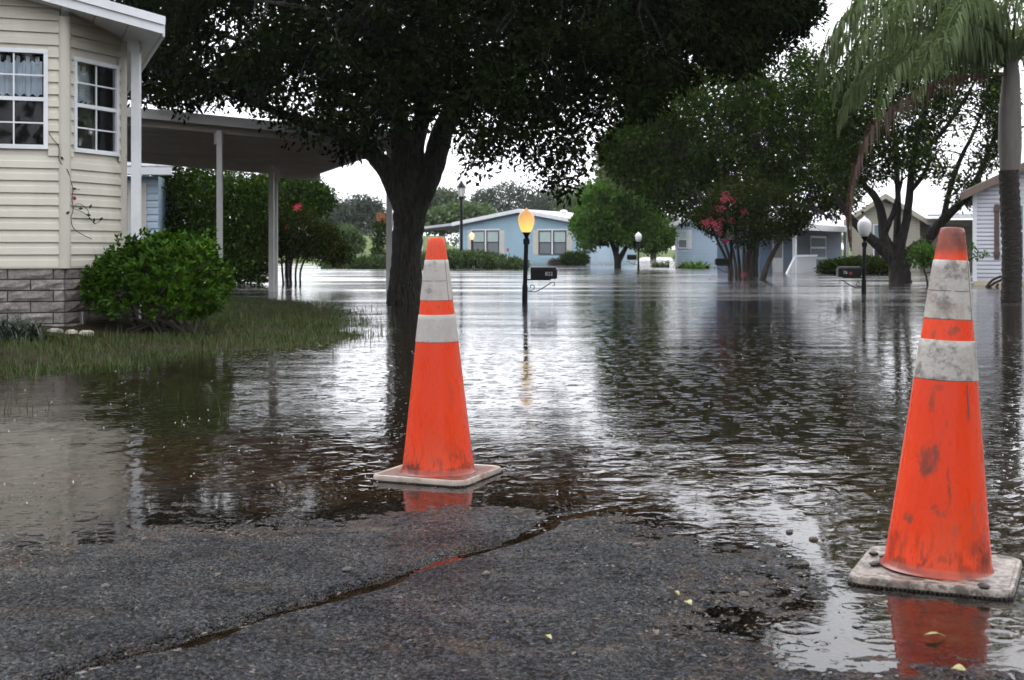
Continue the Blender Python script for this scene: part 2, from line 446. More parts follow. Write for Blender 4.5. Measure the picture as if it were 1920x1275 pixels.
# ------------------------------------------------------------------ ground, road, water
g0 = np.random.default_rng(5)
SHORE = np.array([(-7,3.0),(-3.0,3.35),(-1.46,3.80),(-1.08,4.09),(-.63,4.38),(-.197,4.49),(.16,4.44),(.40,4.22),(.60,4.0),(.70,3.67),
                  (.70,3.29),(.60,3.02),(.64,2.82),(.80,2.70),(1.1,2.62),(1.6,2.4),(3.0,2.0),(7,1.0)])
POLY = np.vstack([SHORE, [(7,-40),(-7,-40)]])
def poly_sd(X, Y, V):
    d2 = np.full(X.shape, 1e18); inside = np.zeros(X.shape, bool); n = len(V)
    for i in range(n):
        ax, ay = V[i]; bx, by = V[(i+1) % n]
        ex, ey = bx-ax, by-ay; t = np.clip(((X-ax)*ex+(Y-ay)*ey)/(ex*ex+ey*ey), 0, 1)
        d2 = np.minimum(d2, (X-ax-t*ex)**2+(Y-ay-t*ey)**2)
        c = ((ay > Y) != (by > Y)) & (X < (bx-ax)*(Y-ay)/((by-ay) if abs(by-ay) > 1e-12 else 1e-12)+ax)
        inside ^= c
    return np.sqrt(d2)*np.where(inside, 1, -1)
def seg_d(X, Y, V):
    d2 = np.full(X.shape, 1e18)
    for i in range(len(V)-1):
        ax, ay = V[i]; bx, by = V[i+1]; ex, ey = bx-ax, by-ay
        t = np.clip(((X-ax)*ex+(Y-ay)*ey)/(ex*ex+ey*ey), 0, 1)
        d2 = np.minimum(d2, (X-ax-t*ex)**2+(Y-ay-t*ey)**2)
    return np.sqrt(d2)
_perm = {}
def vnoise(X, Y, scale, seed):
    """smooth value noise"""
    if seed not in _perm: _perm[seed] = np.random.default_rng(seed).random((256,256))
    T = _perm[seed]; x = X*scale+100.3; y = Y*scale+57.7
    xi = np.floor(x).astype(int); yi = np.floor(y).astype(int); fx = x-xi; fy = y-yi
    fx = fx*fx*(3-2*fx); fy = fy*fy*(3-2*fy)
    a = T[xi%256, yi%256]; b = T[(xi+1)%256, yi%256]; c = T[xi%256, (yi+1)%256]; d = T[(xi+1)%256, (yi+1)%256]
    return (a*(1-fx)+b*fx)*(1-fy)+(c*(1-fx)+d*fx)*fy - 0.5
def sstep(a, b, x):
    t = np.clip((x-a)/(b-a), 0, 1); return t*t*(3-2*t)
def road_pt(px, py):
    d = CAMH*F/(py-HZ); return ((px-960)/F*d, d)
CRACK = [road_pt(*q) for q in ((60,1300),(125,1272),(200,1245),(300,1222),(360,1205),(425,1185),(490,1160),(575,1137),(640,1115),(720,1095),(760,1077),(870,1042),(950,1020),(1002,998),(1064,969),(1150,950))]
YARD = np.array([(-60,8.6),(-6,9.3),(-3.75,9.8),(-3.2,9.95),(-3.15,11.0),(-2.75,11.8),(-2.2,12.2),(-2.0,13.5),(-2.2,16),(-2.55,19),(-3.2,21.5),(-5.2,23),(-60,23.5)])
def gh(X, Y):
    sd_ = poly_sd(X, Y, POLY)
    n = 0.007*vnoise(X,Y,2.2,1) + 0.006*vnoise(X,Y,6,2) + 0.0058*vnoise(X,Y,17,3) + 0.0050*vnoise(X,Y,45,4)
    amp = 1.0 + 0.5*sstep(0.0, 0.6, X)
    inn = np.minimum(0.022*np.clip(sd_, 0, 9), 0.0105) + 0.0022*np.clip(sd_,0,40)
    o_ = np.clip(-sd_, 0, 400)
    outd = -(0.022*np.minimum(o_, 1.2) + 0.03*np.clip(o_-1.2, 0, 16)) - 0.004*sstep(0,.3,o_)
    shal = (1-sstep(-1.6,-0.3,X))*(1-sstep(9,13,Y)); outd = outd*(1-0.62*shal)
    h = np.where(sd_ > 0, inn, outd) + n*amp*np.where(sd_ > 0, 0.75-0.33*sstep(.1,.6,sd_), 1.0+np.minimum(o_,3)*0.6)
    cd_ = seg_d(X, Y, CRACK); w = 0.040 + 0.022*vnoise(X,Y,4,9)*2
    gap = sstep(-0.12, 0.1, vnoise(X,Y,2.7,11)+0.22)
    gap = np.maximum(gap, 1-sstep(.12,.24,np.hypot(X+.15,(Y-3.77)*.8)))
    ck = gap*(1-sstep(0.25, 1.5, cd_/np.maximum(w,0.006)))
    h = h*(1-ck) + np.minimum(h, -0.024)*ck + 0.0035*(1-ck)*vnoise(X,Y,95,12)
    # left yard
    yd = poly_sd(X, Y, YARD)
    yh = np.where(yd > 0, 0.0+np.minimum(yd*0.10, 0.20), yd*0.05) + 0.05*vnoise(X,Y,0.9,21) + 0.025*vnoise(X,Y,4,22)
    yh = np.maximum(yh, -0.05-0.02*np.clip(-yd,0,40))
    near = sstep(-9, -2.0, yd)
    h = np.where(Y > 6.0, h*(1-near*sstep(6,8,Y)) + yh*near*sstep(6,8,Y), h)
    # far bank
    a = X/np.maximum(Y, 1); chan = sstep(0.088,0.096,a)*(1-sstep(0.121,0.127,a))
    y0 = 84 + 70*chan + 6*vnoise(X,Y,0.05,31)
    top = np.where(a < -0.05, 1.9, 0.85)
    bank = -0.6 + (top+0.6)*sstep(0, 26, Y-y0+10)
    h = np.where(Y > 70, np.maximum(h, bank + 0.15*vnoise(X,Y,0.2,32)*sstep(0,10,Y-y0)), h)
    return h
def axis(segs):
    out = []
    for a, b, st in segs: out += list(np.arange(a, b, st))
    out.append(segs[-1][1]); return np.array(out)
xs = axis([(-900,-120,60),(-120,-30,6),(-30,-8,1.0),(-8,-2.2,0.12),(-2.2,-1.75,0.04),(-1.75,1.75,0.0075),(1.75,2.2,0.04),(2.2,8,0.16),(8,30,1.0),(30,120,6),(120,900,60)])
ys = axis([(-60,-6,4),(-6,2.0,0.4),(2.0,2.5,0.05),(2.5,5.3,0.0075),(5.3,6.6,0.025),(6.6,25,0.13),(25,70,1.0),(70,190,2.5),(190,1500,60)])
X, Y = np.meshgrid(xs, ys, indexing='ij')
H = gh(X, Y)
def grid_quads(nx, ny, mask):
    i, j = np.nonzero(mask); a = i*ny+j
    return np.stack([a, a+ny, a+ny+1, a+1], 1)
nx, ny = len(xs), len(ys)
co = np.stack([X, Y, H], -1).reshape(-1,3)
cx = (X[:-1,:-1]+X[1:,1:])/2; cyy = (Y[:-1,:-1]+Y[1:,1:])/2
road_mask = (np.abs(cx) < 7.9) & (cyy < 6.6)

def road_mat():
    t = NT('wet_asphalt'); p = t.pos(obj=False)
    sx = t.n.new("ShaderNodeSeparateXYZ"); t.l.new(p, sx.inputs[0]); z = sx.outputs['Z']
    vo = t.n.new("ShaderNodeTexVoronoi"); vo.inputs['Scale'].default_value = 135; t.l.new(p, vo.inputs['Vector'])
    sc = t.n.new("ShaderNodeSeparateColor"); t.l.new(vo.outputs['Color'], sc.inputs[0])
    agg = t.mix(t.ramp(sc.outputs[0], 0.52, 0.97), (0.0010,0.0011,0.0015), (0.047,0.052,0.066))
    agg = t.mix(t.ramp(sc.outputs[1], 0.90, 0.98, 0, 0.8), agg, (0.10,0.078,0.058))
    big = t.noise(p, 1.6, 5, 0.6)
    agg = t.mix(t.ramp(big, 0.36, 0.60, 0.35, 0.0), agg, (0.009,0.009,0.011))
    lit = t.noise(p, 5.5, 8, 0.75); lit2 = t.noise(t.pos((1.0,3.2,1), obj=False), 1.7, 6, 0.7)
    nearz = t.math('MULTIPLY', t.ramp(z, -0.004, 0.0005), t.ramp(z, 0.0025, 0.007, 1, 0))
    m1 = t.math('MULTIPLY', t.ramp(lit, 0.46, 0.56), t.math('ADD', t.math('MULTIPLY', nearz, 0.55), t.ramp(lit2, 0.53, 0.65, 0.0, 0.55)))
    crumb = t.n.new("ShaderNodeTexVoronoi"); crumb.inputs['Scale'].default_value = 75; t.l.new(p, crumb.inputs['Vector'])
    s2 = t.n.new("ShaderNodeSeparateColor"); t.l.new(crumb.outputs['Color'], s2.inputs[0])
    brown = t.mix(s2.outputs[0], (0.026,0.017,0.012), (0.105,0.074,0.054))
    dry = t.mix(m1, agg, brown)
    mud = t.mix(t.ramp(t.noise(p, 14, 7, 0.7), 0.3, 0.7), (0.014,0.008,0.004), (0.070,0.040,0.021))
    mud = t.mix(t.ramp(sc.outputs[2], 0.9, 0.98, 0, 0.6), mud, (0.11,0.09,0.075))
    c = t.mix(t.ramp(z, -0.012, -0.002, 1, 0), dry, mud)
    h = t.math('ADD', t.ramp(vo.outputs['Distance'], 0.0, 0.7, 1, 0), t.math('MULTIPLY', t.noise(p, 260, 2), 0.5))
    h = t.math('ADD', h, t.math('MULTIPLY', t.noise(p, 38, 3), 0.7))
    wet = t.ramp(t.noise(t.pos((1,1.6,1), obj=False), 3.1, 6, .7), .40, .66)
    ro = t.math('SUBTRACT', 0.30, t.math('MULTIPLY', wet, 0.08)); bd = t.n.new('ShaderNodeBump'); bd.inputs['Distance'].default_value = .007
    t.l.new(h, bd.inputs['Height']); t.l.new(t.ramp(z, -0.014, -0.004, 0.12, 1.0), bd.inputs['Strength'])
    t.princ(c, ro, t.math('ADD', 0.06, t.math('MULTIPLY', wet, 0.14)), bd.outputs[0]); return t.m
def soil_mat():
    t = NT('mud_and_turf'); p = t.pos(obj=False)
    sx = t.n.new("ShaderNodeSeparateXYZ"); t.l.new(p, sx.inputs[0])
    n1 = t.noise(p, 9, 8, 0.75)
    mud = t.mix(t.ramp(n1, 0.3, 0.7), (0.012,0.009,0.005), (0.045,0.034,0.018))
    turf = t.mix(t.ramp(t.noise(p, 0.6, 7, 0.75), 0.3, 0.7), (0.05,0.085,0.02), (0.10,0.135,0.035))
    far = t.ramp(sx.outputs['Y'], 60, 70)
    c = t.mix(far, mud, turf)
    t.princ(c, 0.8, 0.12, t.bump(n1, 0.02)); return t.m
def used(co, q):
    u, inv = np.unique(q.ravel(), return_inverse=True); return co[u], inv.reshape(q.shape), u
c1, q1, _ = used(co, grid_quads(nx, ny, road_mask)); road = raw_mesh('road', c1, q1, road_mat(), kind='structure', smooth=True)
road['label'] = 'wet dark asphalt road sloping down into the flood water'
c2, q2, _ = used(co, grid_quads(nx, ny, ~road_mask)); ground = raw_mesh('ground', c2, q2, soil_mat(), kind='structure', smooth=True)

def water_mat():
    t = NT('flood_water'); p = t.pos(obj=False)
    def nb(scale, sy, det, amp, rough=0.5):
        return t.math('MULTIPLY', t.noise(t.pos((1,sy,1), obj=False), scale, det, rough), amp)
    h = t.math('ADD', nb(13.0, 1.6, 3, 0.00085), nb(0.8, 1.9, 2, 0.0026))
    h = t.math('ADD', h, nb(5.0, 1.5, 2, 0.0006)); h = t.math('ADD', h, nb(0.33, 3.2, 2, 0.010))
    h = t.math('ADD', h, nb(38, 1.3, 2, 0.00032))
    def rings(scale, amp, off):
        mp = t.n.new("ShaderNodeMapping"); mp.inputs['Location'].default_value = (off, off*1.7, 0); t.l.new(p, mp.inputs[0])
        v = t.n.new("ShaderNodeTexVoronoi"); v.voronoi_dimensions = '2D'; v.inputs['Scale'].default_value = scale; t.l.new(mp.outputs[0], v.inputs['Vector'])
        s = t.n.new("ShaderNodeSeparateColor"); t.l.new(v.outputs['Color'], s.inputs[0])
        rr = t.math('MULTIPLY', s.outputs[0], 0.42)
        x = t.math('DIVIDE', t.math('SUBTRACT', v.outputs['Distance'], rr), 0.045)
        e = t.math('EXPONENT', t.math('MULTIPLY', t.math('MULTIPLY', x, x), -1.0))
        return t.math('MULTIPLY', t.math('MULTIPLY', e, t.math('SUBTRACT', 1.05, s.outputs[0])), amp)
    h = t.math('ADD', h, rings(3.0, 0.0018, 0.0)); h = t.math('ADD', h, rings(5.5, 0.0014, 3.3)); h = t.math('ADD', h, rings(9.0, 0.0010, 7.9))
    calm = t.n.new("ShaderNodeAttribute"); calm.attribute_name = 'calm'
    h = t.math('MULTIPLY', h, calm.outputs['Fac'])
    nrm = t.bump(h, 1.0)
    at = t.n.new("ShaderNodeAttribute"); at.attribute_name = 'depth'
    fac = t.math('SUBTRACT', 1.0, t.math('EXPONENT', t.math('MULTIPLY', at.outputs['Fac'], -8.0)))
    tr = t.N("ShaderNodeBsdfTransparent", Color=(0.80,0.74,0.64))
    df = t.N("ShaderNodeBsdfDiffuse", Color=(0.018,0.014,0.009))
    m1 = t.N("ShaderNodeMixShader"); t.l.new(fac, m1.inputs[0]); t.l.new(tr.outputs[0], m1.inputs[1]); t.l.new(df.outputs[0], m1.inputs[2])
    fr = t.N("ShaderNodeFresnel", IOR=1.333); t.l.new(nrm, fr.inputs['Normal'])
    gl = t.N("ShaderNodeBsdfGlossy", Color=(0.98,0.98,1.0), Roughness=0.03); t.l.new(nrm, gl.inputs['Normal'])
    sy_ = t.n.new('ShaderNodeSeparateXYZ'); t.l.new(p, sy_.inputs[0]); t.l.new(t.math('ADD', t.ramp(sy_.outputs['Y'], 6, 40, 0.03, 0.085), t.math('MULTIPLY', t.ramp(t.noise(t.pos((0.12,0.55,1), obj=False), 1.0, 4, 0.6), 0.42, 0.62), t.ramp(sy_.outputs['Y'], 9, 26, 0.0, 0.10))), gl.inputs['Roughness'])
    m2 = t.N("ShaderNodeMixShader"); t.l.new(fr.outputs[0], m2.inputs[0]); t.l.new(m1.outputs[0], m2.inputs[1]); t.l.new(gl.outputs[0], m2.inputs[2])
    t.l.new(m2.outputs[0], t.out.inputs['Surface']); return t.m
wxs = axis([(-700,-60,40),(-60,-10,3),(-10,-2.4,0.3),(-2.4,2.4,0.06),(2.4,10,0.3),(10,60,3),(60,700,40)])
wys = axis([(-20,2.2,1.0),(2.2,6,0.06),(6,25,0.25),(25,90,2),(90,240,10),(240,500,60)])
WX, WY = np.meshgrid(wxs, wys, indexing='ij'); WH = gh(WX, WY)
wco = np.stack([WX, WY, np.zeros_like(WX)], -1).reshape(-1,3)
water = raw_mesh('water', wco, grid_quads(len(wxs), len(wys), np.ones((len(wxs)-1, len(wys)-1), bool)), water_mat(), kind='structure', smooth=True)
at = water.data.attributes.new('depth', 'FLOAT', 'POINT'); at.data.foreach_set('value', np.clip(-WH, 0, 2).astype(np.float32).ravel())
cal = 0.30 + 0.70*sstep(0.004, 0.05, -WH); cal = np.where(WY > 20, 1.0, cal)
at = water.data.attributes.new('calm', 'FLOAT', 'POINT'); at.data.foreach_set('value', cal.astype(np.float32).ravel())
def ground_z(x, y): return float(gh(np.array([float(x)]), np.array([float(y)]))[0])

# ------------------------------------------------------------------ windows and houses
def window(parent, o, u, n, t0, t1, z0, z1, cols=1, frame='white', rail=True, panes=None, fw=0.045, depth=0.05, local=False, muntin=None, recess=0.0):
    """double-hung window: frame mesh, with panes, muntins as its sub-parts. panes = (upper material, lower material)"""
    mb = MB(); zm = (z0+z1)/2
    mb.obox(o,u,n,t0,t1,-0.02,depth,z0,z0+fw); mb.obox(o,u,n,t0,t1,-0.02,depth,z1-fw,z1)
    mb.obox(o,u,n,t0,t0+fw,-0.02,depth-.003,z0+fw,z1-fw); mb.obox(o,u,n,t1-fw,t1,-0.02,depth-.003,z0+fw,z1-fw)
    if rail: mb.obox(o,u,n,t0+fw,t1-fw,-0.01,depth-.012,zm-fw*0.45,zm+fw*0.45)
    w = mb.build('window', M[frame], parent, local=local)
    for (a, b, mt) in ((zm+fw*0.45 if rail else zm, z1-fw, panes[0]), (z0+fw, zm-fw*0.45 if rail else zm, panes[1])):
        m2 = MB(); m2.obox(o,u,n,t0+fw,t1-fw,0.0,0.006,a,b); m2.build('pane', M[mt], w, local=local)
        if muntin:
            m3 = MB(); g = muntin[2]
            for i in range(1, muntin[0]):
                tt = t0+fw+(t1-t0-2*fw)*i/muntin[0]; m3.obox(o,u,n,tt-g/2,tt+g/2,0.007,0.020,a,b)
            for j in range(1, muntin[1]):
                zz = a+(b-a)*j/muntin[1]; m3.obox(o,u,n,t0+fw,t1-fw,0.0075,0.0185,zz-g/2,zz+g/2)
            m3.build('muntin', M[frame], w, local=local)
    return w

def siding(mb, o, u, n, t0, t1, z0, z1, row, holes=(), top=None, d0=0.0):
    """lap siding rows; holes = (t0,t1,z0,z1); top(t) = height limit"""
    z = z0
    while z < z1-1e-4:
        zb = min(z+row, z1); segs = [(t0, t1)]
        for (a, b, c, d) in holes:
            if zb > c+.01 and z < d-.01:
                new = []
                for s in segs:
                    if s[1] <= a or s[0] >= b: new.append(s)
                    else:
                        if s[0] < a: new.append((s[0], a))
                        if s[1] > b: new.append((b, s[1]))
                segs = new
        for (a, b) in segs:
            if top is not None:
                tt = np.linspace(a, b, 60); ok = tt[np.array([top(x) for x in tt]) > z+0.3*row]
                if len(ok) < 2: continue
                a, b = ok[0], ok[-1]
            def q(t, d, zz): return (o[0]+u[0]*t+n[0]*d, o[1]+u[1]*t+n[1]*d, zz)
            p0, p1, p2, p3 = d0+0.0, d0+0.03, d0+0.022, d0+0.004
            mb.quad(q(a,p0,z), q(b,p0,z), q(b,p1,z), q(a,p1,z))
            mb.quad(q(a,p1,z), q(b,p1,z), q(b,p2,z+(zb-z)*.55), q(a,p2,z+(zb-z)*.55))
            mb.quad(q(a,p2,z+(zb-z)*.55), q(b,p2,z+(zb-z)*.55), q(b,p3,zb), q(a,p3,zb))
        z = zb

# ---- near left house (cream, clipped corner under a sloping eave)
A = Vector((-4.195, 12.5)); a1, a2, a3 = R(20), R(70.4), R(110)
U = lambda a: Vector((math.cos(a), math.sin(a))); NN = lambda a: Vector((math.sin(a), -math.cos(a)))
u1, u2, u3, n1, n2, n3 = U(a1), U(a2), U(a3), NN(a1), NN(a2), NN(a3)
B = A + u2*0.88
ZS = 0.71; ROW = 0.115
hs_ = thing('cream_house', 'cream lap-sided house with stone block skirt and angled corner at the left edge', 'house', (A.x, A.y, 0.19))
L1 = 3.0; O1 = A - u1*L1
SL = 0.23; E = Vector((-3.29, 12.56)); EZ = 2.90
def soffit_z(p): return EZ + SL*max(0.0, -((p - E).dot(u1)))
win1 = (L1-0.146-0.86, L1-0.146, 1.805, 2.735); win2 = (0.108, 0.798, 1.795, 2.695)
def boards(o, u, n, t0, t1, win):
    z = ZS
    while z < 3.5:
        zb = z+ROW; segs = [(t0, t1)]
        if zb > win[2] and z < win[3]: segs = [(t0, win[0]), (win[1], t1)]
        for (a, b) in segs:
            zt = min(zb, 9); top_a = soffit_z(o+u*a); top_b = soffit_z(o+u*b)
            if z > max(top_a, top_b) - 0.01: continue
            mb = MB()
            def q(t, d, zz): return (o[0]+u[0]*t+n[0]*d, o[1]+u[1]*t+n[1]*d, zz)
            mb.quad(q(a,0,z), q(b,0,z), q(b,.026,z), q(a,.026,z))
            mb.quad(q(a,.026,z), q(b,.026,z), q(b,.020,z+ROW*.52), q(a,.020,z+ROW*.52))
            mb.quad(q(a,.020,z+ROW*.52), q(b,.020,z+ROW*.52), q(b,.012,z+ROW*.6), q(a,.012,z+ROW*.6))
            mb.quad(q(a,.012,z+ROW*.6), q(b,.012,z+ROW*.6), q(b,.004,zb), q(a,.004,zb))
            mb.build('siding_board', M['cream'], hs_)
        z = zb
boards(O1, u1, n1, 0, L1-0.045, win1)
boards(A, u2, n2, 0.045, 0.835, win2)
mb = MB()
def wallcore(mb, o, u, n, L, win):
    for (a, b, c, d) in ((0,L,ZS-.02,win[2]), (0,L,win[3],3.05), (0,win[0],win[2],win[3]), (win[1],L,win[2],win[3])): mb.obox(o,u,n,a,b,-0.12,-0.001,c,d)
wallcore(mb, O1, u1, n1, L1-.03, win1); wallcore(mb, A, u2, n2, 0.86, win2)
mb.obox(B,u3,n3,0.03,7.0,-0.12,0.0,0.2,2.75)
mb.build('wall', M['cream'], hs_)
mb = MB(); mb.tube([(A.x,A.y,ZS-.015),(A.x,A.y,3.05)], [0.058,0.058], n=10); mb.build('corner_trim', M['creamtrim'], hs_, smooth=True)
mb = MB(); mb.tube([(B.x,B.y,ZS-.015),(B.x,B.y,2.95)], [0.05,0.05], n=10); mb.build('corner_trim', M['creamtrim'], hs_, smooth=True)
for (o, u, n, w, cols) in ((O1,u1,n1,win1,3), (A,u2,n2,win2,2)):
    window(hs_, o, u, n, w[0], w[1], w[2], w[3], panes=('glass','glass'), muntin=(cols,2,0.014), fw=0.04, depth=0.035)
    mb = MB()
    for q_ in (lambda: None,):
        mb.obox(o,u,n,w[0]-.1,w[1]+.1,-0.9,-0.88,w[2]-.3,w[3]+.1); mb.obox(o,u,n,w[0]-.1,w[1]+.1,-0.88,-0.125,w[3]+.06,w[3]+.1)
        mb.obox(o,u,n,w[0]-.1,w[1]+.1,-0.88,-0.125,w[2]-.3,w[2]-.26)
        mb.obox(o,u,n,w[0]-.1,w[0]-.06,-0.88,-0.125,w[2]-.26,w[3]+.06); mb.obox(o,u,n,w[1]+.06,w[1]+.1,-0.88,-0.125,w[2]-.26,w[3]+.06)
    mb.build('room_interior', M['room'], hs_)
def curtain(o, u, n, t0, t1, z0, z1, label):
    mb = MB(); N = 64; rows = 6
    def q(t, z, k): 
        ph = 2*math.pi*t/0.075
        d = -0.055 + 0.012*math.sin(ph) + 0.005*math.sin(ph*2.3+1)
        return (o[0]+u[0]*t+n[0]*d, o[1]+u[1]*t+n[1]*d, z)
    for i in range(N):
        ta, tb = t0+(t1-t0)*i/N, t0+(t1-t0)*(i+1)/N
        for k in range(rows):
            za = lambda t, kk: z0+0.012*math.sin(2*math.pi*t/0.075) + (z1-z0)*kk/rows
            mb.quad(q(ta,za(ta,k),k), q(tb,za(tb,k),k), q(tb,za(tb,k+1),k), q(ta,za(ta,k+1),k))
    t = t0+0.02
    while t < t1-.03:
        mb.quad(q(t,z1-.015,0), q(t+.035,z1-.015,0), q(t+.035,z1+.055,0), q(t,z1+.055,0)); t += 0.085
    return tag(mb.build('curtain', M['curtain'], None, smooth=True), label, 'curtain')
curtain(O1, u1, n1, win1[0]+.05, win1[1]-.05, 2.31, 2.62, 'pale blue tab curtain in the house window cut by the left frame edge')
curtain(A, u2, n2, win2[0]+.05, win2[1]-.10, 2.29, 2.58, 'pale blue tab curtain in the narrow window of the angled wall')
# block skirt
rb = random.Random(4)
def blocks(o, u, n, t0, t1, off):
    rows = 6; bh = 0.104
    for r in range(rows):
        z0 = ZS-0.012-(r+1)*bh; t = t0 - (off if r % 2 else off+0.2)
        while t < t1:
            a, b = max(t, t0)+.006, min(t+.4, t1)-.006
            if b-a > 0.05:
                mb = MB(); nu, nv = max(2,int((b-a)/0.07)), 3
                g = [[(a+(b-a)*i/nu, z0+.006+(bh-.012)*j/nv, (rb.uniform(.002,.028) if 0<i<nu and 0<j<nv else rb.uniform(-.004,.008))) for j in range(nv+1)] for i in range(nu+1)]
                q = lambda t_, z_, d_: (o[0]+u[0]*t_+n[0]*d_, o[1]+u[1]*t_+n[1]*d_, z_)
                for i in range(nu):
                    for j in range(nv):
                        mb.quad(q(g[i][j][0],g[i][j][1],g[i][j][2]), q(g[i+1][j][0],g[i+1][j][1],g[i+1][j][2]), q(g[i+1][j+1][0],g[i+1][j+1][1],g[i+1][j+1][2]), q(g[i][j+1][0],g[i][j+1][1],g[i][j+1][2]))
                for (ta,za,tb,zb) in ((a,z0+.006,b,z0+.006),(b,z0+.006,b,z0+bh-.006),(b,z0+bh-.006,a,z0+bh-.006),(a,z0+bh-.006,a,z0+.006)):
                    mb.quad(q(ta,za,-.03), q(tb,zb,-.03), q(tb,zb,.0), q(ta,za,.0))
                mb.build('block', M['block'], hs_)
            t += 0.4
blocks(O1, u1, n1, 1.6, L1, 0.1); blocks(A, u2, n2, 0.012, 0.88, 0.0)
mb = MB(); mb.obox(O1,u1,n1,0,L1-.02,-0.1,-0.012,0.0,ZS-.005); mb.obox(A,u2,n2,0.02,0.87,-0.1,-0.012,0.0,ZS-.005); mb.obox(B,u3,n3,0.03,7.0,-0.1,-0.012,0.0,ZS-.005)
mb.build('skirt_wall', M['mortar'], hs_)
mb = MB(); mb.obox(O1,u1,n1,0,L1-.01,0.0,0.024,ZS-.014,ZS-.002); mb.obox(A,u2,n2,0.01,0.87,0.0,0.024,ZS-.014,ZS-.002); mb.build('starter_strip', M['creamtrim'], hs_)
# roof: rake along u1, eave along u3
def rp(t, s, z):  # t back up the rake, s back along the eave
    p = E - u1*t + u3*s; return (p.x, p.y, EZ+SL*t+z)
mb = MB(); mb.hexa([rp(4,0.02,.125),rp(-.03,0.02,.125),rp(-.03,9,.125),rp(4,9,.125),rp(4,0.02,.17),rp(-.03,0.02,.17),rp(-.03,9,.17),rp(4,9,.17)]); mb.build('roof', M['shingle'], hs_)
mb = MB(); mb.hexa([rp(4,-.02,0),rp(0,-.02,0),rp(0,.0,0),rp(4,.0,0),rp(4,-.02,.12),rp(0,-.02,.12),rp(0,.0,.12),rp(4,.0,.12)])
mb.hexa([rp(4,-.045,.085),rp(-.02,-.045,.085),rp(-.02,-.021,.085),rp(4,-.021,.085),rp(4,-.045,.165),rp(-.02,-.045,.165),rp(-.02,-.021,.165),rp(4,-.021,.165)]); mb.build('fascia', M['white'], hs_)
mb = MB(); mb.hexa([rp(0,-.0,-.02),rp(-.02,-.0,-.02),rp(-.02,9,-.02),rp(0,9,-.02),rp(0,0,.12),rp(-.02,0,.12),rp(-.02,9,.12),rp(0,9,.12)]); mb.build('fascia', M['white'], hs_)
for k in range(9):   # soffit strips running back from the rake
    mb = MB(); t0, t1 = 0.01+k*0.3, 0.30+k*0.3
    mb.hexa([rp(t1,0.005,.008),rp(t0,0.005,.008),rp(t0,8,.008),rp(t1,8,.008),rp(t1,0.005,.02),rp(t0,0.005,.02),rp(t0,8,.02),rp(t1,8,.02)])
    mb.build('soffit_panel', M['whiteold'], hs_)
pc = Vector((-3.735, 13.25)); mb = MB(); mb.box(pc.x-.04,pc.x+.04,pc.y-.04,pc.y+.04,0.05,2.93)
mb.box(pc.x-.05,pc.x+.05,pc.y-.05,pc.y+.05,2.83,2.9); mb.build('porch_post', M['white'], hs_)
# vine with one flower
vn = thing('climbing_vine', 'thin bare vine with one red flower climbing the cream siding', 'vine', (A.x+.05, A.y-.05, 0.8))
def vp(px, py):   # on the wall, just proud of it
    a = (px-960)/F
    for (o, u, n, lo, hi) in ((O1,u1,n1,0,L1),(A,u2,n2,0,1.0)):
        oo = o + n*0.05; t = (a*oo.y-oo.x)/(u.x-a*u.y)
        if lo-.05 <= t <= hi+.05 or o is A:
            p = oo+u*t; return Vector((p.x, p.y, CAMH-(py-HZ)/F*p.y))
stem = [vp(*q) for q in ((92,250),(100,262),(110,275),(111,300),(120,312),(128,322),(133,340),(137,356),(135,372),(137,395),(133,408),(138,428),(155,440),(172,448))]
mb = MB(); s = catmull([tuple(q) for q in stem], 4); mb.tube([tuple(q) for q in s], [0.004]*len(s), n=5)
for pts in (((137,386),(150,382),(165,395),(168,410),(180,420)), ((140,392),(155,398),(168,408),(178,420),(190,412)), ((137,354),(150,356)), ((128,322),(125,315))):
    s = catmull([tuple(vp(*q)) for q in pts], 3); mb.tube([tuple(q) for q in s], [0.003]*len(s), n=5)
mb.build('stem', M['twig'], vn)
gl_ = np.random.default_rng(8); lp = np.array([vp(*q) for q in ((133,381),(134,384),(133,388),(146,391),(162,401),(167,391),(172,411),(136,393),(131,396),(176,417),(144,354),(186,413),(113,293))])
co_, q_ = leaf_arrays(lp, gl_.normal(size=lp.shape)*np.array([1,.3,.7]), np.tile(np.array([[0.6,-0.8,0.1]]), (len(lp),1)), np.full(len(lp),.05), np.full(len(lp),.026))
raw_mesh('leaf_cluster', co_, q_, M['thicket'], vn)
mb = MB(); f = vp(139,372); rf = random.Random(1)
for i in range(14):
    a, b = rf.uniform(0,6.28), rf.uniform(-.8,1.2); d = Vector((math.cos(a)*math.cos(b), math.sin(a)*math.cos(b), math.sin(b)))
    s_ = d.cross(Vector((.2,.3,1))).normalized()*.012
    mb.quad(f, f+d*.012+s_, f+d*.026, f+d*.012-s_)
mb.build('flower', M['redflower'], vn)

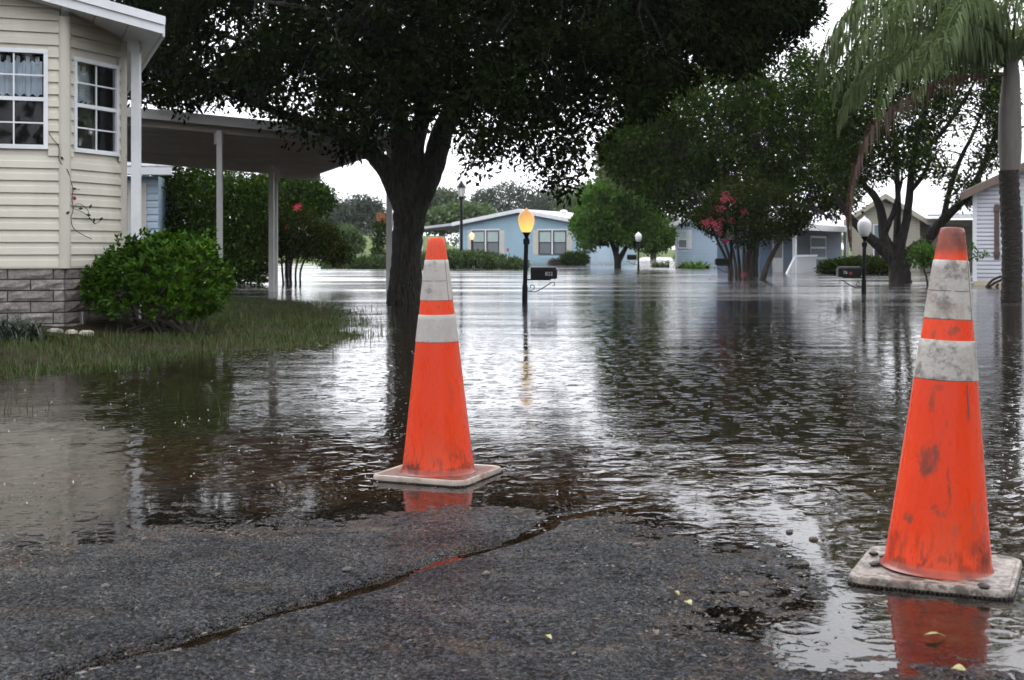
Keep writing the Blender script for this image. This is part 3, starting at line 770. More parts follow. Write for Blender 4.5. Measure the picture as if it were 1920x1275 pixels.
# ---- grey-roofed house behind the carport
o = Vector((-11.4, 30.0)); u = U(R(8)); n = NN(R(8)); WG = 3.35
bh = thing('grey_roofed_house', 'house with grey shingle roof and louvred shutter glimpsed behind the carport', 'house', (o.x, o.y, 0))
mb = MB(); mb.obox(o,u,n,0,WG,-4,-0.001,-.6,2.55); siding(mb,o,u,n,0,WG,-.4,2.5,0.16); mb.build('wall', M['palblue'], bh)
mb = MB(); mb.hexa([(o+u*-.3+n*.45).to_3d()[:2]+(2.66,), (o+u*(WG+.35)+n*.45).to_3d()[:2]+(2.66,), (o+u*(WG+.35)-n*4).to_3d()[:2]+(3.9,), (o-u*.3-n*4).to_3d()[:2]+(3.9,),
                    (o+u*-.3+n*.45).to_3d()[:2]+(2.76,), (o+u*(WG+.35)+n*.45).to_3d()[:2]+(2.76,), (o+u*(WG+.35)-n*4).to_3d()[:2]+(4.0,), (o-u*.3-n*4).to_3d()[:2]+(4.0,)]); mb.build('roof', M['shingle'], bh)
mb = MB(); mb.obox(o,u,n,-.3,WG+.35,.451,.48,2.56,2.72); mb.obox(o,u,n,-.3,WG+.35,0.02,.45,2.56,2.59); mb.build('fascia', M['white'], bh)
window(bh,o,u,n,WG-1.65,WG-.72,1.15,2.35,panes=('darkpane','darkpane'),muntin=(1,2,.03),fw=.05)
mb = MB(); mb.obox(o,u,n,WG-.66,WG-.26,0.02,0.05,1.15,2.4)
for k in range(14): mb.obox(o,u,n,WG-.61,WG-.31,0.051,0.065,1.25+k*.08,1.25+k*.08+.05)
mb.build('shutter', M['greyshutter'], bh)

# ---- carport
cr_ = Vector((-1.85,22.5)); un = U(a1); uf = U(R(111)); nn_ = NN(a1)
cp = thing('carport', 'long flat white aluminium carport roof on posts beside the cream house', 'carport', (cr_.x, cr_.y, 0))
def cpt(t, s, z):  # t to the left from the right end, s back from the near edge
    p = cr_ - un*t + uf*s; return (p.x, p.y, 2.72+0.066*t-0.023*s+z)
LT, LS = 5.6, 6.4; npan = 21
for k in range(npan):
    s0, s1 = LS*k/npan, LS*(k+1)/npan; mb = MB(); e = .012
    prof = [(s0+e,0),(s0+e,.05),(s0+.05,.05),(s0+.07,.0),(s1-.07,.0),(s1-.05,.05),(s1-e,.05)]
    prof = [(s0+.004,-.035),(s0+.022,-.035),(s0+.03,.02),(s1-.03,.02),(s1-.022,-.035),(s1-.004,-.035)]
    for (pa, pb) in zip(prof[:-1], prof[1:]):
        mb.quad(cpt(LT,pa[0],pa[1]), cpt(0,pa[0],pa[1]), cpt(0,pb[0],pb[1]), cpt(LT,pb[0],pb[1]))
    mb.quad(cpt(LT,s0,.04), cpt(0,s0,.04), cpt(0,s1,.04), cpt(LT,s1,.04))
    mb.build('roof_panel', M['pan'], cp)
def cbeam(name, t0, t1, s0, s1, z0, z1, mat):
    mb = MB(); mb.hexa([cpt(t1,s0,z0),cpt(t0,s0,z0),cpt(t0,s1,z0),cpt(t1,s1,z0),cpt(t1,s0,z1),cpt(t0,s0,z1),cpt(t0,s1,z1),cpt(t1,s1,z1)]); mb.build(name, M[mat], cp)
cbeam('fascia', 0, LT, -.05, -.005, -.06, .10, 'whiteold'); cbeam('fascia', -.05, -.004, -.05, LS+.05, -.08, .10, 'whiteold')
cbeam('beam', .1, LT-.1, LS-.35, LS-.25, -.20, -.037, 'pan'); cbeam('beam', .1, LT-.1, .25, .33, -.15, -.037, 'pan'); cbeam('beam', 0.0, 1.0, LS-.22, LS-.02, -.24, -.037, 'pan')
cbeam('bracket', 2.95, 3.08, .2, .36, -.33, -.151, 'whiteold')
def cpost(px, d, w, ztop, extra=False):
    x = (px-960)/F*d; mb = MB(); zb = ground_z(x,d)-.05
    mb.box(x-w/2,x+w/2,d-w/2,d+w/2,zb,ztop); p = mb.build('post', M['whiteold'], cp)
    if extra:
        mb = MB(); mb.tube([(x+.02,d-.12,ztop+.1),(x+.16,d-.12,ztop-.02),(x+.17,d-.10,ztop-.12),(x+w/2+.05,d-.02,ztop-.25),(x+w/2+.05,d-.02,zb)], [.04]*5, n=8); mb.build('downspout', M['whiteold'], cp)
cpost(412, 21.6, .085, 2.80); cpost(509, 27.4, .10, 2.47, True); cpost(730, 23.2, .10, 2.62)

# ---- far houses
def px2t(loc, ang, px):
    a = (px-960)/F; ux, uy = math.cos(ang), math.sin(ang); return (a*loc[1]-loc[0])/(ux-a*uy)
def py2z(loc, ang, t, py):
    d = loc[1]+math.sin(ang)*t; return CAMH-(py-HZ)/F*d
LO, LU, LN = (0,0), (1,0), (0,-1)
def house(name, label, loc, ang, W, L, eave, peak, mat, roofmat, trim='white', holes=(), row=0.115, over=0.35, found=None, z_low=-.5):
    h = thing(name, label, 'house', (loc[0],loc[1],0), ang)
    top = lambda t: eave + (peak-eave)*(1-abs(t-W/2)/(W/2))
    mb = MB(); mb.poly([(0,.0,z_low),(W,.0,z_low),(W,.0,eave),(W/2,.0,peak),(0,.0,eave)])
    mb.poly([(0,L,z_low),(0,L,eave),(W/2,L,peak),(W,L,eave),(W,L,z_low)])
    mb.quad((0,0,z_low),(0,0,eave),(0,L,eave),(0,L,z_low)); mb.quad((W,0,z_low),(W,L,z_low),(W,L,eave),(W,0,eave)); mb.build('wall', M[mat], h, local=True)
    z0 = 0.1 if found else -.3
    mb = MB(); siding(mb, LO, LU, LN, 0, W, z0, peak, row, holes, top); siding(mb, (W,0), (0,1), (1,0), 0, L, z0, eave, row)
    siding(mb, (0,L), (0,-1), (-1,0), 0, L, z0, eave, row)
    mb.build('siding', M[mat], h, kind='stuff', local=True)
    if found:
        mb = MB(); mb.obox(LO,LU,LN,-.02,W+.02,-.01,.05,-.4,.1); mb.build('foundation', M[found], h, local=True)
    sl = (peak-eave)/(W/2); th = .12
    for sgn in (-1, 1):
        def q(s, y, z):
            x = W/2 + sgn*s; return (x, y, peak - sl*s + z)
        e = W/2+over; mb = MB()
        pts = [q(0,-over,0.03),q(e,-over,0.03),q(e,L+over,0.03),q(0,L+over,0.03),q(0,-over,0.03+th),q(e,-over,.03+th),q(e,L+over,.03+th),q(0,L+over,.03+th)]
        mb.hexa(pts if sgn > 0 else [pts[1],pts[0],pts[3],pts[2],pts[5],pts[4],pts[7],pts[6]]); mb.build('roof', M[roofmat], h, local=True)
        mb = MB(); f = [q(0,-over-.03,-.06),q(e+.03,-over-.03,-.06),q(e+.03,-over-.002,-.06),q(0,-over-.002,-.06),q(0,-over-.03,.13),q(e+.03,-over-.03,.13),q(e+.03,-over-.002,.13),q(0,-over-.002,.13)]
        mb.hexa(f if sgn > 0 else [f[1],f[0],f[3],f[2],f[5],f[4],f[7],f[6]]); mb.build('fascia', M[trim], h, local=True)
        xe = W/2+sgn*(e+.015); ze = peak-sl*(e)
        mb = MB(); mb.box(min(xe,xe+sgn*.03),max(xe,xe+sgn*.03),-over,L+over,ze-.06,ze+.13); mb.build('fascia', M[trim], h, local=True)
    mb = MB()
    for x in (0, W): mb.box(x-.05,x+.05,-.03,.05,z0,eave)
    mb.build('corner_trim', M['white' if mat != 'beige' else 'beige'], h, local=True)
    return h
def wrect(loc, ang, px0, px1, py0, py1):
    t0, t1 = px2t(loc, ang, px0), px2t(loc, ang, px1); tm = (t0+t1)/2
    return (t0, t1, py2z(loc,ang,tm,py1), py2z(loc,ang,tm,py0))
def shutter(h, r, mat, slats=True):
    mb = MB(); mb.obox(LO,LU,LN,r[0],r[1],.0,.035,r[2],r[3])
    if slats:
        w = (r[1]-r[0]); nz_ = int((r[3]-r[2])/.09)
        for k in range(nz_):
            z = r[2]+.06+k*.09
            if z+.06 < r[3]: mb.obox(LO,LU,LN,r[0]+w*.15,r[1]-w*.15,.036,.048,z,z+.06)
    return mb.build('shutter', M[mat], h, local=True)

# house 1
loc, ang = (-2.94,76.0), R(-24)
W1 = wrect(loc,ang,886,936,432,476); W2 = wrect(loc,ang,1010,1062,432,477)
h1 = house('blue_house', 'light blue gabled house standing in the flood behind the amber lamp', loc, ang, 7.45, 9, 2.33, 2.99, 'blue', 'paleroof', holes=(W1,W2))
for (w, s1, s2) in ((W1,(877,886),(937,946)), (W2,(1000,1010),(1063,1073))):
    tm = (w[0]+w[1])/2
    for (a, b) in ((w[0],tm-.05),(tm+.05,w[1])):
        window(h1, LO, LU, LN, a, b, w[2], w[3], panes=('blind','screen'), frame='darkframe', fw=.05, local=True)
    mb = MB(); mb.obox(LO,LU,LN,tm-.045,tm+.045,-.01,.045,w[2],w[3]); mb.obox(LO,LU,LN,w[0]-.06,w[1]+.06,0,.055,w[3]+.002,w[3]+.07); mb.build('window_trim', M['white'], h1, local=True)
    for s in (s1, s2): shutter(h1, wrect(loc,ang,s[0],s[1],432,478), 'greyshutter')
mb = MB()   # awning with a utility wall and door on the far left
mb.hexa([(-2.6,-.3,2.02),(-.36,-.3,2.24),(-.36,8,2.24),(-2.6,8,2.02),(-2.6,-.3,2.16),(-.36,-.3,2.38),(-.36,8,2.38),(-2.6,8,2.16)]); mb.build('awning', M['paleroof'], h1, local=True)
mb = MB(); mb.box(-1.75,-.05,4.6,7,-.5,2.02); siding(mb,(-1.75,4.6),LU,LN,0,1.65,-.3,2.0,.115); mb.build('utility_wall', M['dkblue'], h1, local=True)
mb = MB(); mb.box(-.85,-.12,4.53,4.575,-.4,1.5); d_ = mb.build('door', M['door'], h1, local=True)
mb = MB(); mb.box(-.60,-.35,4.50,4.525,.55,1.25); mb.build('pane', M['darkpane'], d_, local=True)
mb = MB(); mb.box(-2.5,-2.42,0,.08,-.5,2.03); mb.build('awning_post', M['white'], h1, local=True)
for (x, y) in ((5.3,2.6),(5.9,5.0)):
    mb = MB(); z = 2.99-.177*(x-3.72)+.1; mb.lathe([(.16,0),(.16,.16),(.24,.2),(.2,.3),(.05,.34)], 10, (x,y,z)); mb.build('roof_vent', M['white'], h1, local=True, smooth=True)
mb = MB(); mb.obox((7.45,0),(0,1),(1,0),1.0,4.2,.02,.05,-.4,1.0); mb.build('garage_door', M['palblue'], h1, local=True)

# house 2
loc, ang = (7.88,64.0), R(-8)
W1 = wrect(loc,ang,1271,1289,432,466)
h2 = house('pale_blue_house', 'pale blue house with white-trimmed gable half hidden by pink-flowering tree', loc, ang, 5.9, 8, 2.08, 2.92, 'palblue', 'paleroof', holes=(W1,))
window(h2, LO, LU, LN, *W1, panes=('blind','screen'), frame='white', fw=.05, local=True)
shutter(h2, wrect(loc,ang,1290,1297,431,467), 'white')
W2 = wrect(loc,ang,1420,1440,462,490); window(h2, LO, LU, LN, *W2, panes=('blind','blind'), frame='white', fw=.05, local=True)

# porch house: its long eave side faces us
loc, ang = (10.1,49.5), R(62)
ph = thing('slate_blue_porch_house', 'slate blue house with white porch railing and screen door', 'house', (loc[0],loc[1],0), ang)
EV = 1.72
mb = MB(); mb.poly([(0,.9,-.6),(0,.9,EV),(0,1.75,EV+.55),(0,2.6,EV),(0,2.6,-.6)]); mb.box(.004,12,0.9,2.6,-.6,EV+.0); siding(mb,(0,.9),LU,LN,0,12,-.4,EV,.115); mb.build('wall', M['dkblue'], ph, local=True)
mb = MB(); mb.hexa([(-.3,-.5,EV),(12.4,-.5,EV),(12.4,1.75,EV+.58),(-.3,1.75,EV+.58),(-.3,-.5,EV+.1),(12.4,-.5,EV+.1),(12.4,1.75,EV+.68),(-.3,1.75,EV+.68)])
mb.hexa([(-.3,1.751,EV+.58),(12.4,1.751,EV+.58),(12.4,2.9,EV),(-.3,2.9,EV),(-.3,1.751,EV+.68),(12.4,1.751,EV+.68),(12.4,2.9,EV+.1),(-.3,2.9,EV+.1)]); mb.build('roof', M['paleroof'], ph, local=True)
mb = MB(); mb.box(-.4,12.4,-.54,-.502,EV-.12,EV+.11); mb.build('fascia', M['white'], ph, local=True)
mb = MB(); mb.box(-.4,12.4,-.50,.88,EV-.04,EV-.01); mb.build('porch_ceiling', M['whiteold'], ph, local=True)
def pt(px): return px2t((loc[0]-0.0,loc[1]), ang, px)
mb = MB(); mb.box(pt(1489),pt(1508),.84,.875,-.3,1.5); sdoor = mb.build('screen_door', M['white'], ph, local=True)
mb = MB(); mb.box(pt(1491.5),pt(1505.5),.825,.838,.55,1.40); mb.build('pane', M['screen'], sdoor, local=True)
for px_ in (1473, 1570): 
    mb = MB(); t = pt(px_); mb.box(t-.08,t+.08,-.4,-.28,-.5,EV-.05); mb.build('porch_post', M['white'], ph, local=True)
mb = MB(); t = pt(1570); mb.tube([(t+1.0,-.45,EV-.05),(t+.8,-.42,EV-.16),(t+.2,-.42,EV-.2),(t+.12,-.42,EV-.3),(t+.12,-.42,-.3)], [.045]*5, n=8); mb.build('downspout', M['white'], ph, local=True)
window(ph,(0,.9),LU,LN,pt(1558),pt(1586),.45,1.45,panes=('darkpane','darkpane'),fw=.09,local=True)
mb = MB(); mb.box(pt(1473),pt(1514),-.40,-.34,.60,.67); mb.box(pt(1473),pt(1514),-.40,-.34,-.12,-.06); rail = mb.build('porch_railing', M['white'], ph, local=True)
bal = None; k = pt(1475); balm = None
while k < pt(1513):
    if balm is None:
        mb = MB(); mb.box(-.02,.02,-.02,.02,-.12,.60); bal = mb.build('baluster', M['white'], rail, local=True); balm = bal
    else: bal = balm.copy(); col.objects.link(bal); bal.parent = rail
    bal.location = (k, -.37, 0); k += .19
mb = MB(); x0 = pt(1473)
mb.hexa([(x0-1.5,-.40,-.25),(x0-.09,-.40,.56),(x0-.09,-.34,.56),(x0-1.5,-.34,-.25),(x0-1.5,-.40,-.18),(x0-.09,-.40,.63),(x0-.09,-.34,.63),(x0-1.5,-.34,-.18)])
for i in range(7): xx = x0-.22-i*.19; mb.box(xx-.018,xx+.018,-.39,-.35,-.5,.54-(x0-.09-xx)*.574)
mb.build('stair_railing', M['white'], ph, local=True)

# beige house
loc, ang = (13.3,52.0), R(-15)
Wb = px2t(loc,ang,1722)
W1 = wrect(loc,ang,1637,1652,420,490); 
h3 = house('beige_house', 'beige lap-sided house behind the many-limbed tree', loc, ang, Wb, 3, 2.1, 2.9, 'beige', 'paleroof', 'beige', holes=(W1,), over=.3)
window(h3, LO, LU, LN, *W1, panes=('tealpane','darkpane'), fw=.05, local=True)
W2 = wrect(loc,ang,1712,1736,418,470)
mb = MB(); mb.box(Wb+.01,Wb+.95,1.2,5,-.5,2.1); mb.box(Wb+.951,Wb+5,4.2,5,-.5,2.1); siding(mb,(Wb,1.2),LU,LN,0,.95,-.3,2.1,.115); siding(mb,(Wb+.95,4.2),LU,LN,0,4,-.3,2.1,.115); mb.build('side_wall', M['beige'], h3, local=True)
window(h3,(0,1.2),LU,LN,Wb+.05,Wb+.55,.85,1.9,panes=('tealpane','tealpane'),fw=.05,local=True)
mb = MB(); mb.hexa([(Wb+.3,-.9,2.12),(Wb+5,-.9,2.12),(Wb+5,5.2,3.0),(Wb+.3,5.2,3.0),(Wb+.3,-.9,2.2),(Wb+5,-.9,2.2),(Wb+5,5.2,3.08),(Wb+.3,5.2,3.08)]); mb.build('porch_roof', M['paleroof'], h3, local=True)
mb = MB(); mb.box(Wb+.7,Wb+5,-.96,-.902,2.04,2.22); mb.build('porch_fascia', M['white'], h3, local=True)
t0 = px2t(loc,ang,1765)-1.0; t1 = t0+.9
mb = MB(); mb.box(t0,t1,4.12,4.17,-.4,1.72); mb.build('door', M['door'], h3, local=True)

# white house on the right
loc, ang = (11.28,32.5), R(-20)
W1 = wrect(loc,ang,1876,1922,382,485)
h4 = house('white_house', 'white lap-sided house with brown rake board and shutter behind the palm', loc, ang, 7.2, 8, 2.27, 4.02, 'whitesiding', 'shingle', 'brownfascia', holes=(W1,), over=.28, found='tan', row=0.10)
window(h4, LO, LU, LN, *W1, panes=('tealpane','screen'), fw=.05, local=True)
sh = shutter(h4, wrect(loc,ang,1864,1873.5,383,487), 'brownshutter', False)
r = wrect(loc,ang,1864,1873.5,383,487)
mb = MB(); mb.obox(LO,LU,LN,r[0]-.015,r[1]+.015,.036,.06,r[3]-.17,r[3]-.08); mb.obox(LO,LU,LN,r[0]-.015,r[1]+.015,.036,.06,r[2]+.1,r[2]+.2); mb.build('batten', M['brownshutter'], sh, local=True)

# far white building
fb = thing('white_cottage', 'tiny white building on the far lawn left of the oak trunk', 'building', P(684,446,140))
mb = MB(); c = P(690,446,140); mb.box(c.x-1.3,c.x+1.6,139,142,c.z-1.2,c.z+.7); mb.build('wall', M['white'], fb)
mb = MB(); mb.hexa([(c.x-1.5,138.6,c.z+.7),(c.x+1.8,138.6,c.z+.7),(c.x+1.8,142.4,c.z+.7),(c.x-1.5,142.4,c.z+.7),(c.x-1.2,140.3,c.z+1.3),(c.x+1.5,140.3,c.z+1.3),(c.x+1.5,140.7,c.z+1.3),(c.x-1.2,140.7,c.z+1.3)]); mb.build('roof', M['paleroof'], fb)
mb = MB()
for k in range(3): mb.box(c.x-.9+k*.9,c.x-.5+k*.9,138.95,138.98,c.z-.5,c.z+.3)
mb.build('window', M['darkpane'], fb)

# ------------------------------------------------------------------ lamps
GLOBE = [(.055,0),(.075,.012),(.105,.07),(.128,.15),(.135,.21),(.131,.255),(.118,.292),(.094,.322),(.064,.346),(.038,.364),(.02,.380),(.009,.405),(.0,.41)]
def scroll(mb, x0, z0, sgn, s):
    pts = [(0,0),(.05,-.02),(.15,-.018),(.28,.05),(.40,.13)]
    sm = catmull([(a*sgn*s+x0, 0, z0+b*s) for a, b in pts], 5); mb.tube([tuple(p) for p in sm], [.008]*len(sm), n=6)
    sp = [(x0+sgn*s*(.075+ (.062*(1-k/22))*math.cos(-2.2+k*.36)), 0, z0+s*(.055+.062*(1-k/22)*math.sin(-2.2+k*.36))) for k in range(18)]
    mb.tube(sp, [.007]*len(sp), n=6)
    sp = [(x0+sgn*s*(.425+.03*math.cos(2.6-k*.45)), 0, z0+s*(.10+.03*math.sin(2.6-k*.45))) for k in range(11)]
    mb.tube(sp, [.006]*len(sp), n=6)
def lamp(px, d, globe_y, label, mat, lean=0.0, box=None, number=None, rose=False, group='post lamps with acorn globes'):
    x = (px-960)/F*d; zt = CAMH-(globe_y-HZ)/F*d        # bottom of the globe
    r = thing('lamp_post', label, 'lamp post', (x,d,0), group=group)
    mb = MB(); mb.tube([(lean*-.9,0,-.75),(lean*-.3,0,.28)], [.050,.046], n=14); mb.tube([(lean*-.3,0,.28),(lean,0,zt-.10)], [.038,.036], n=14); mb.build('post', M['blackmetal'], r, smooth=True, local=True)
    mb = MB(); mb.lathe([(.036,-.20),(.052,-.19),(.055,-.11),(.04,-.10),(.03,-.075),(.05,-.03),(.068,-.01),(.07,.004)], 16, (lean,0,zt)); mb.build('fitter', M['blackmetal'], r, smooth=True, local=True)
    mb = MB(); mb.lathe(GLOBE, 20, (lean,0,zt+.002)); mb.build('globe', M[mat], r, smooth=True, local=True)
    if box:
        sgn, zb, h, ln = box
        x0 = sgn*.06; mbx = MB()
        x1, x2 = sorted((sgn*.085, sgn*(.085+ln)))
        # arched mailbox: rounded top prism
        w = .09; prof = [(-w,0),(w,0),(w,h*.72)]+[(w*math.cos(a), h*.72+h*.28*math.sin(a)) for a in np.linspace(.3,math.pi-.3,7)]+[(-w,h*.72)]
        for q0, q1 in zip(prof, prof[1:]+prof[:1]): mbx.quad((x1,q0[0],zb+q0[1]),(x2,q0[0],zb+q0[1]),(x2,q1[0],zb+q1[1]),(x1,q1[0],zb+q1[1]))
        mbx.poly([(x1,a,zb+b) for a,b in prof]); mbx.poly([(x2,a,zb+b) for a,b in reversed(prof)])
        mbo = mbx.build('mailbox', M['blackmetal'], r, local=True)
        m = MB(); xe = x2 if sgn > 0 else x1; m.box(min(xe,xe+sgn*.018),max(xe,xe+sgn*.018),-w*.96,w*.96,zb+.01,zb+h*.78); m.build('mailbox_door', M['blackmetal'], mbo, local=True)
        m = MB(); m.box(min(0,sgn*.42),max(0,sgn*.42),-.02,.02,zb-.022,zb-.002); scroll(m, sgn*.03, zb-.185, sgn, 1.0); m.build('bracket', M['blackmetal'], r, local=True)
        if number:
            cu = bpy.data.curves.new('house_number', 'FONT'); cu.body = number; cu.size = .085; cu.extrude = .002; cu.align_x = 'CENTER'; cu.materials.append(M['number'])
            tmp = bpy.data.objects.new('house_number_curve', cu); to = bpy.data.objects.new('house_number', bpy.data.meshes.new_from_object(tmp)); bpy.data.objects.remove(tmp); col.objects.link(to); to.parent = mbo; to.rotation_euler = (R(90),0,0)
            to.location = (sgn*(.085+ln*.72), -w-.004, zb+h*.30)
        if rose:
            m = MB(); rr = random.Random(3)
            for i in range(9):
                a = i*.7; m.lathe([(.0,-.004),(.016,-.003),(.016,.003),(0,.004)], 8, (x1+ln*.52+.022*math.cos(a), -w-.006, zb+h*.36+.022*math.sin(a)), cap=False)
            m.build('rose_emblem', M['red'], mbo, local=True)
    return r
lamp(985, 22.0, 436, 'lit amber lamp post with numbered mailbox standing in the flood at centre', 'amber', .018, (1,.385,.20,.42), '822')
lamp(1620, 26.0, 444, 'unlit white-globed lamp post with black mailbox left of the second cone', 'globewhite', .01, (-1,.335,.21,.42), '76', True)
lamp(1197, 54.0, 453.5, 'small far lamp post with white globe beside bright green tree', 'globewhite', 0, (-1,.47,.20,.36))
lamp(1371, 38.0, 450, 'lamp post with mailbox hidden among pink-flowering tree stems', 'globewhite', 0, (-1,.43,.19,.36))
lamp(884, 68.0, 450, 'small lit cream lamp before the blue house window', 'warm', .02)
# tall lantern
r = thing('street_lamp', 'tall black street lamp with tapered lantern beside the blue house', 'street lamp', ((865-960)/F*63,63,0))
mb = MB(); mb.tube([(0,0,-.6),(0,0,.9)], [.10,.09], n=12); mb.tube([(0,0,.9),(0,0,3.28)], [.075,.065], n=12); mb.build('post', M['blackmetal'], r, local=True, smooth=True)
mb = MB(); mb.lathe([(.08,3.26),(.13,3.30),(.13,3.36),(.10,3.38)], 12); mb.build('fitter', M['blackmetal'], r, local=True)
mb = MB(); mb.lathe([(.115,3.382),(.19,3.78)], 6); mb.build('lantern_glass', M['lantern'], r, local=True)
mb = MB()
for k in range(6):
    a = 2*math.pi*k/6; mb.tube([(.12*math.cos(a),.12*math.sin(a),3.37),(.195*math.cos(a),.195*math.sin(a),3.79)], [.012,.012], n=4)
mb.build('lantern_rib', M['blackmetal'], r, local=True)
mb = MB(); mb.lathe([(.24,3.79),(.225,3.83),(.09,4.02),(.07,4.03),(.07,4.09),(.04,4.11),(0.0,4.13)], 6); mb.build('lantern_cap', M['blackmetal'], r, local=True)
# marker stake by the hedge
st = thing('marker_stake', 'thin red-topped marker stake in front of the blue house', 'stake', ((952-960)/F*60,60,0))
mb = MB(); mb.tube([(0,0,-.3),(0,0,.80)], [.012,.012], n=5); mb.build('rod', M['white'], st, local=True)
mb = MB(); mb.lathe([(.0,.78),(.05,.80),(.05,.92),(0,.95)], 8); mb.build('reflector', M['red'], st, local=True)

# ------------------------------------------------------------------ traffic cones
def cone_mats(tagn, grime, topgrime, stains=()):
    t = NT('cone_orange_'+tagn); p = t.pos(); sx = t.n.new("ShaderNodeSeparateXYZ"); t.l.new(p, sx.inputs[0]); z = sx.outputs['Z']
    base = t.mix(t.ramp(t.noise(p, 3.0, 3), 0.3, 0.7), (0.66,0.036,0.003), (0.76,0.052,0.005))
    sc = t.noise(t.pos((3,3,0.7)), 11, 5, 0.7)
    c = t.mix(t.ramp(sc, 0.60, 0.72, 0, grime), base, (0.10,0.055,0.04))
    lowd = t.math('MULTIPLY', t.ramp(z, 0.03, 0.17, 1, 0), t.ramp(t.noise(t.pos((6,6,1.6)), 9, 5, 0.7), 0.48, 0.62))
    c = t.mix(t.math('MULTIPLY', lowd, 0.9), c, (0.055,0.018,0.012))
    rim = t.math('MULTIPLY', t.ramp(z, 0.03, 0.060, 1, 0), 0.8); c = t.mix(rim, c, (0.075,0.022,0.014))
    if topgrime:
        tg = t.math('MULTIPLY', t.ramp(z, 0.84, 0.87), t.ramp(t.noise(t.pos((1,1,.6)), 26, 6, 0.75), 0.30, 0.52, 0.55, 1.0))
        c = t.mix(t.math('MULTIPLY', tg, 0.95), c, (0.075,0.032,0.022))
        sm = t.math('MULTIPLY', t.ramp(t.noise(t.pos((1,1,.35)), 8.0, 3, 0.5), 0.61, 0.67), t.ramp(t.noise(p, 60, 3), 0.3, 0.55)); c = t.mix(t.math('MULTIPLY', sm, 0.85), c, (0.19,0.085,0.06))
    an = t.math('ARCTAN2', sx.outputs['Y'], sx.outputs['X']); wob = t.math('SUBTRACT', t.noise(p, 22, 5, .7), .5); wob2 = t.math('SUBTRACT', t.noise(t.pos((1.3,.9,1.1)), 31, 5, .7), .5)
    grit = t.noise(t.pos((1,1,.5)), 55, 5, .75)
    for (a0, z0, da, dz, amt, cc_) in stains:
        dx = t.math('DIVIDE', t.math('ADD', t.math('SUBTRACT', an, R(a0)), t.math('MULTIPLY', wob, .0+2.6*R(da)+.22)), R(da))
        dy = t.math('DIVIDE', t.math('ADD', t.math('SUBTRACT', z, z0), t.math('MULTIPLY', wob2, 2.2*dz+.02)), dz)
        rr = t.math('ADD', t.math('MULTIPLY', dx, dx), t.math('MULTIPLY', dy, dy))
        c = t.mix(t.math('MULTIPLY', t.math('MULTIPLY', t.ramp(rr, .1, 1.5, 1, 0), t.ramp(grit, .33, .6, .25, 1)), amt), c, cc_)
    fade = t.ramp(t.noise(t.pos((1,1,.6)), 4.5, 5, .65), .45, .70, 0, .55); c = t.mix(fade, c, (.48,.062,.020))
    wet = t.bump(t.noise(t.pos((1,1,.5)), 90, 3), 0.0008)
    t.princ(c, t.ramp(sc, .3, .7, .22, .38), 0.42, wet)
    t2 = NT('cone_collar_'+tagn); p = t2.pos()
    v = t2.noise(t2.pos((1,1,.5)), 7, 6, .7)
    c = t2.mix(t2.ramp(v, .3, .7), (0.33,0.315,0.31), (0.45,0.42,0.385))
    c = t2.mix(t2.ramp(t2.noise(p, 15, 7, .75), .46 if topgrime else .56, .62, 0, .85 if topgrime else .55), c, (0.10,0.08,0.07))
    c = t2.mix(t2.ramp(t2.noise(p, 5, 5, .7), .50, .64, 0, .5 if topgrime else .25), c, (0.26,0.19,0.15))
    fl = t2.n.new("ShaderNodeTexVoronoi"); fl.inputs['Scale'].default_value = 90; t2.l.new(p, fl.inputs['Vector'])
    t2.princ(c, .38, .5, t2.bump(fl.outputs['Distance'], 0.0006))
    t3 = NT('cone_base_'+tagn); p = t3.pos()
    c = t3.mix(t3.ramp(t3.noise(p, 12, 6, .7), .35, .6), (0.15,0.115,0.095) if topgrime else (0.13,0.036,0.026), (0.32,0.285,0.25) if topgrime else (0.22,0.085,0.06))
    c = t3.mix(t3.ramp(t3.noise(p, 26, 6, .75), .44, .58, 0, .88), c, (0.040,0.025,0.018))
    t3.princ(c, .4, .5, t3.bump(t3.noise(p, 60, 3), .002))
    return t.m, t2.m, t3.m
M['edge'] = plain('worn_white_rubber', (0.32,0.265,0.225), 0.45, 0.25, 14, dirt=((0.14,0.045,0.03), 0.95))
M['rubber'] = plain('black_rubber', (0.02,0.018,0.018), 0.5, 0.2, 20)
M['seam'] = plain('dirty_seam', (0.09,0.075,0.065), 0.6)
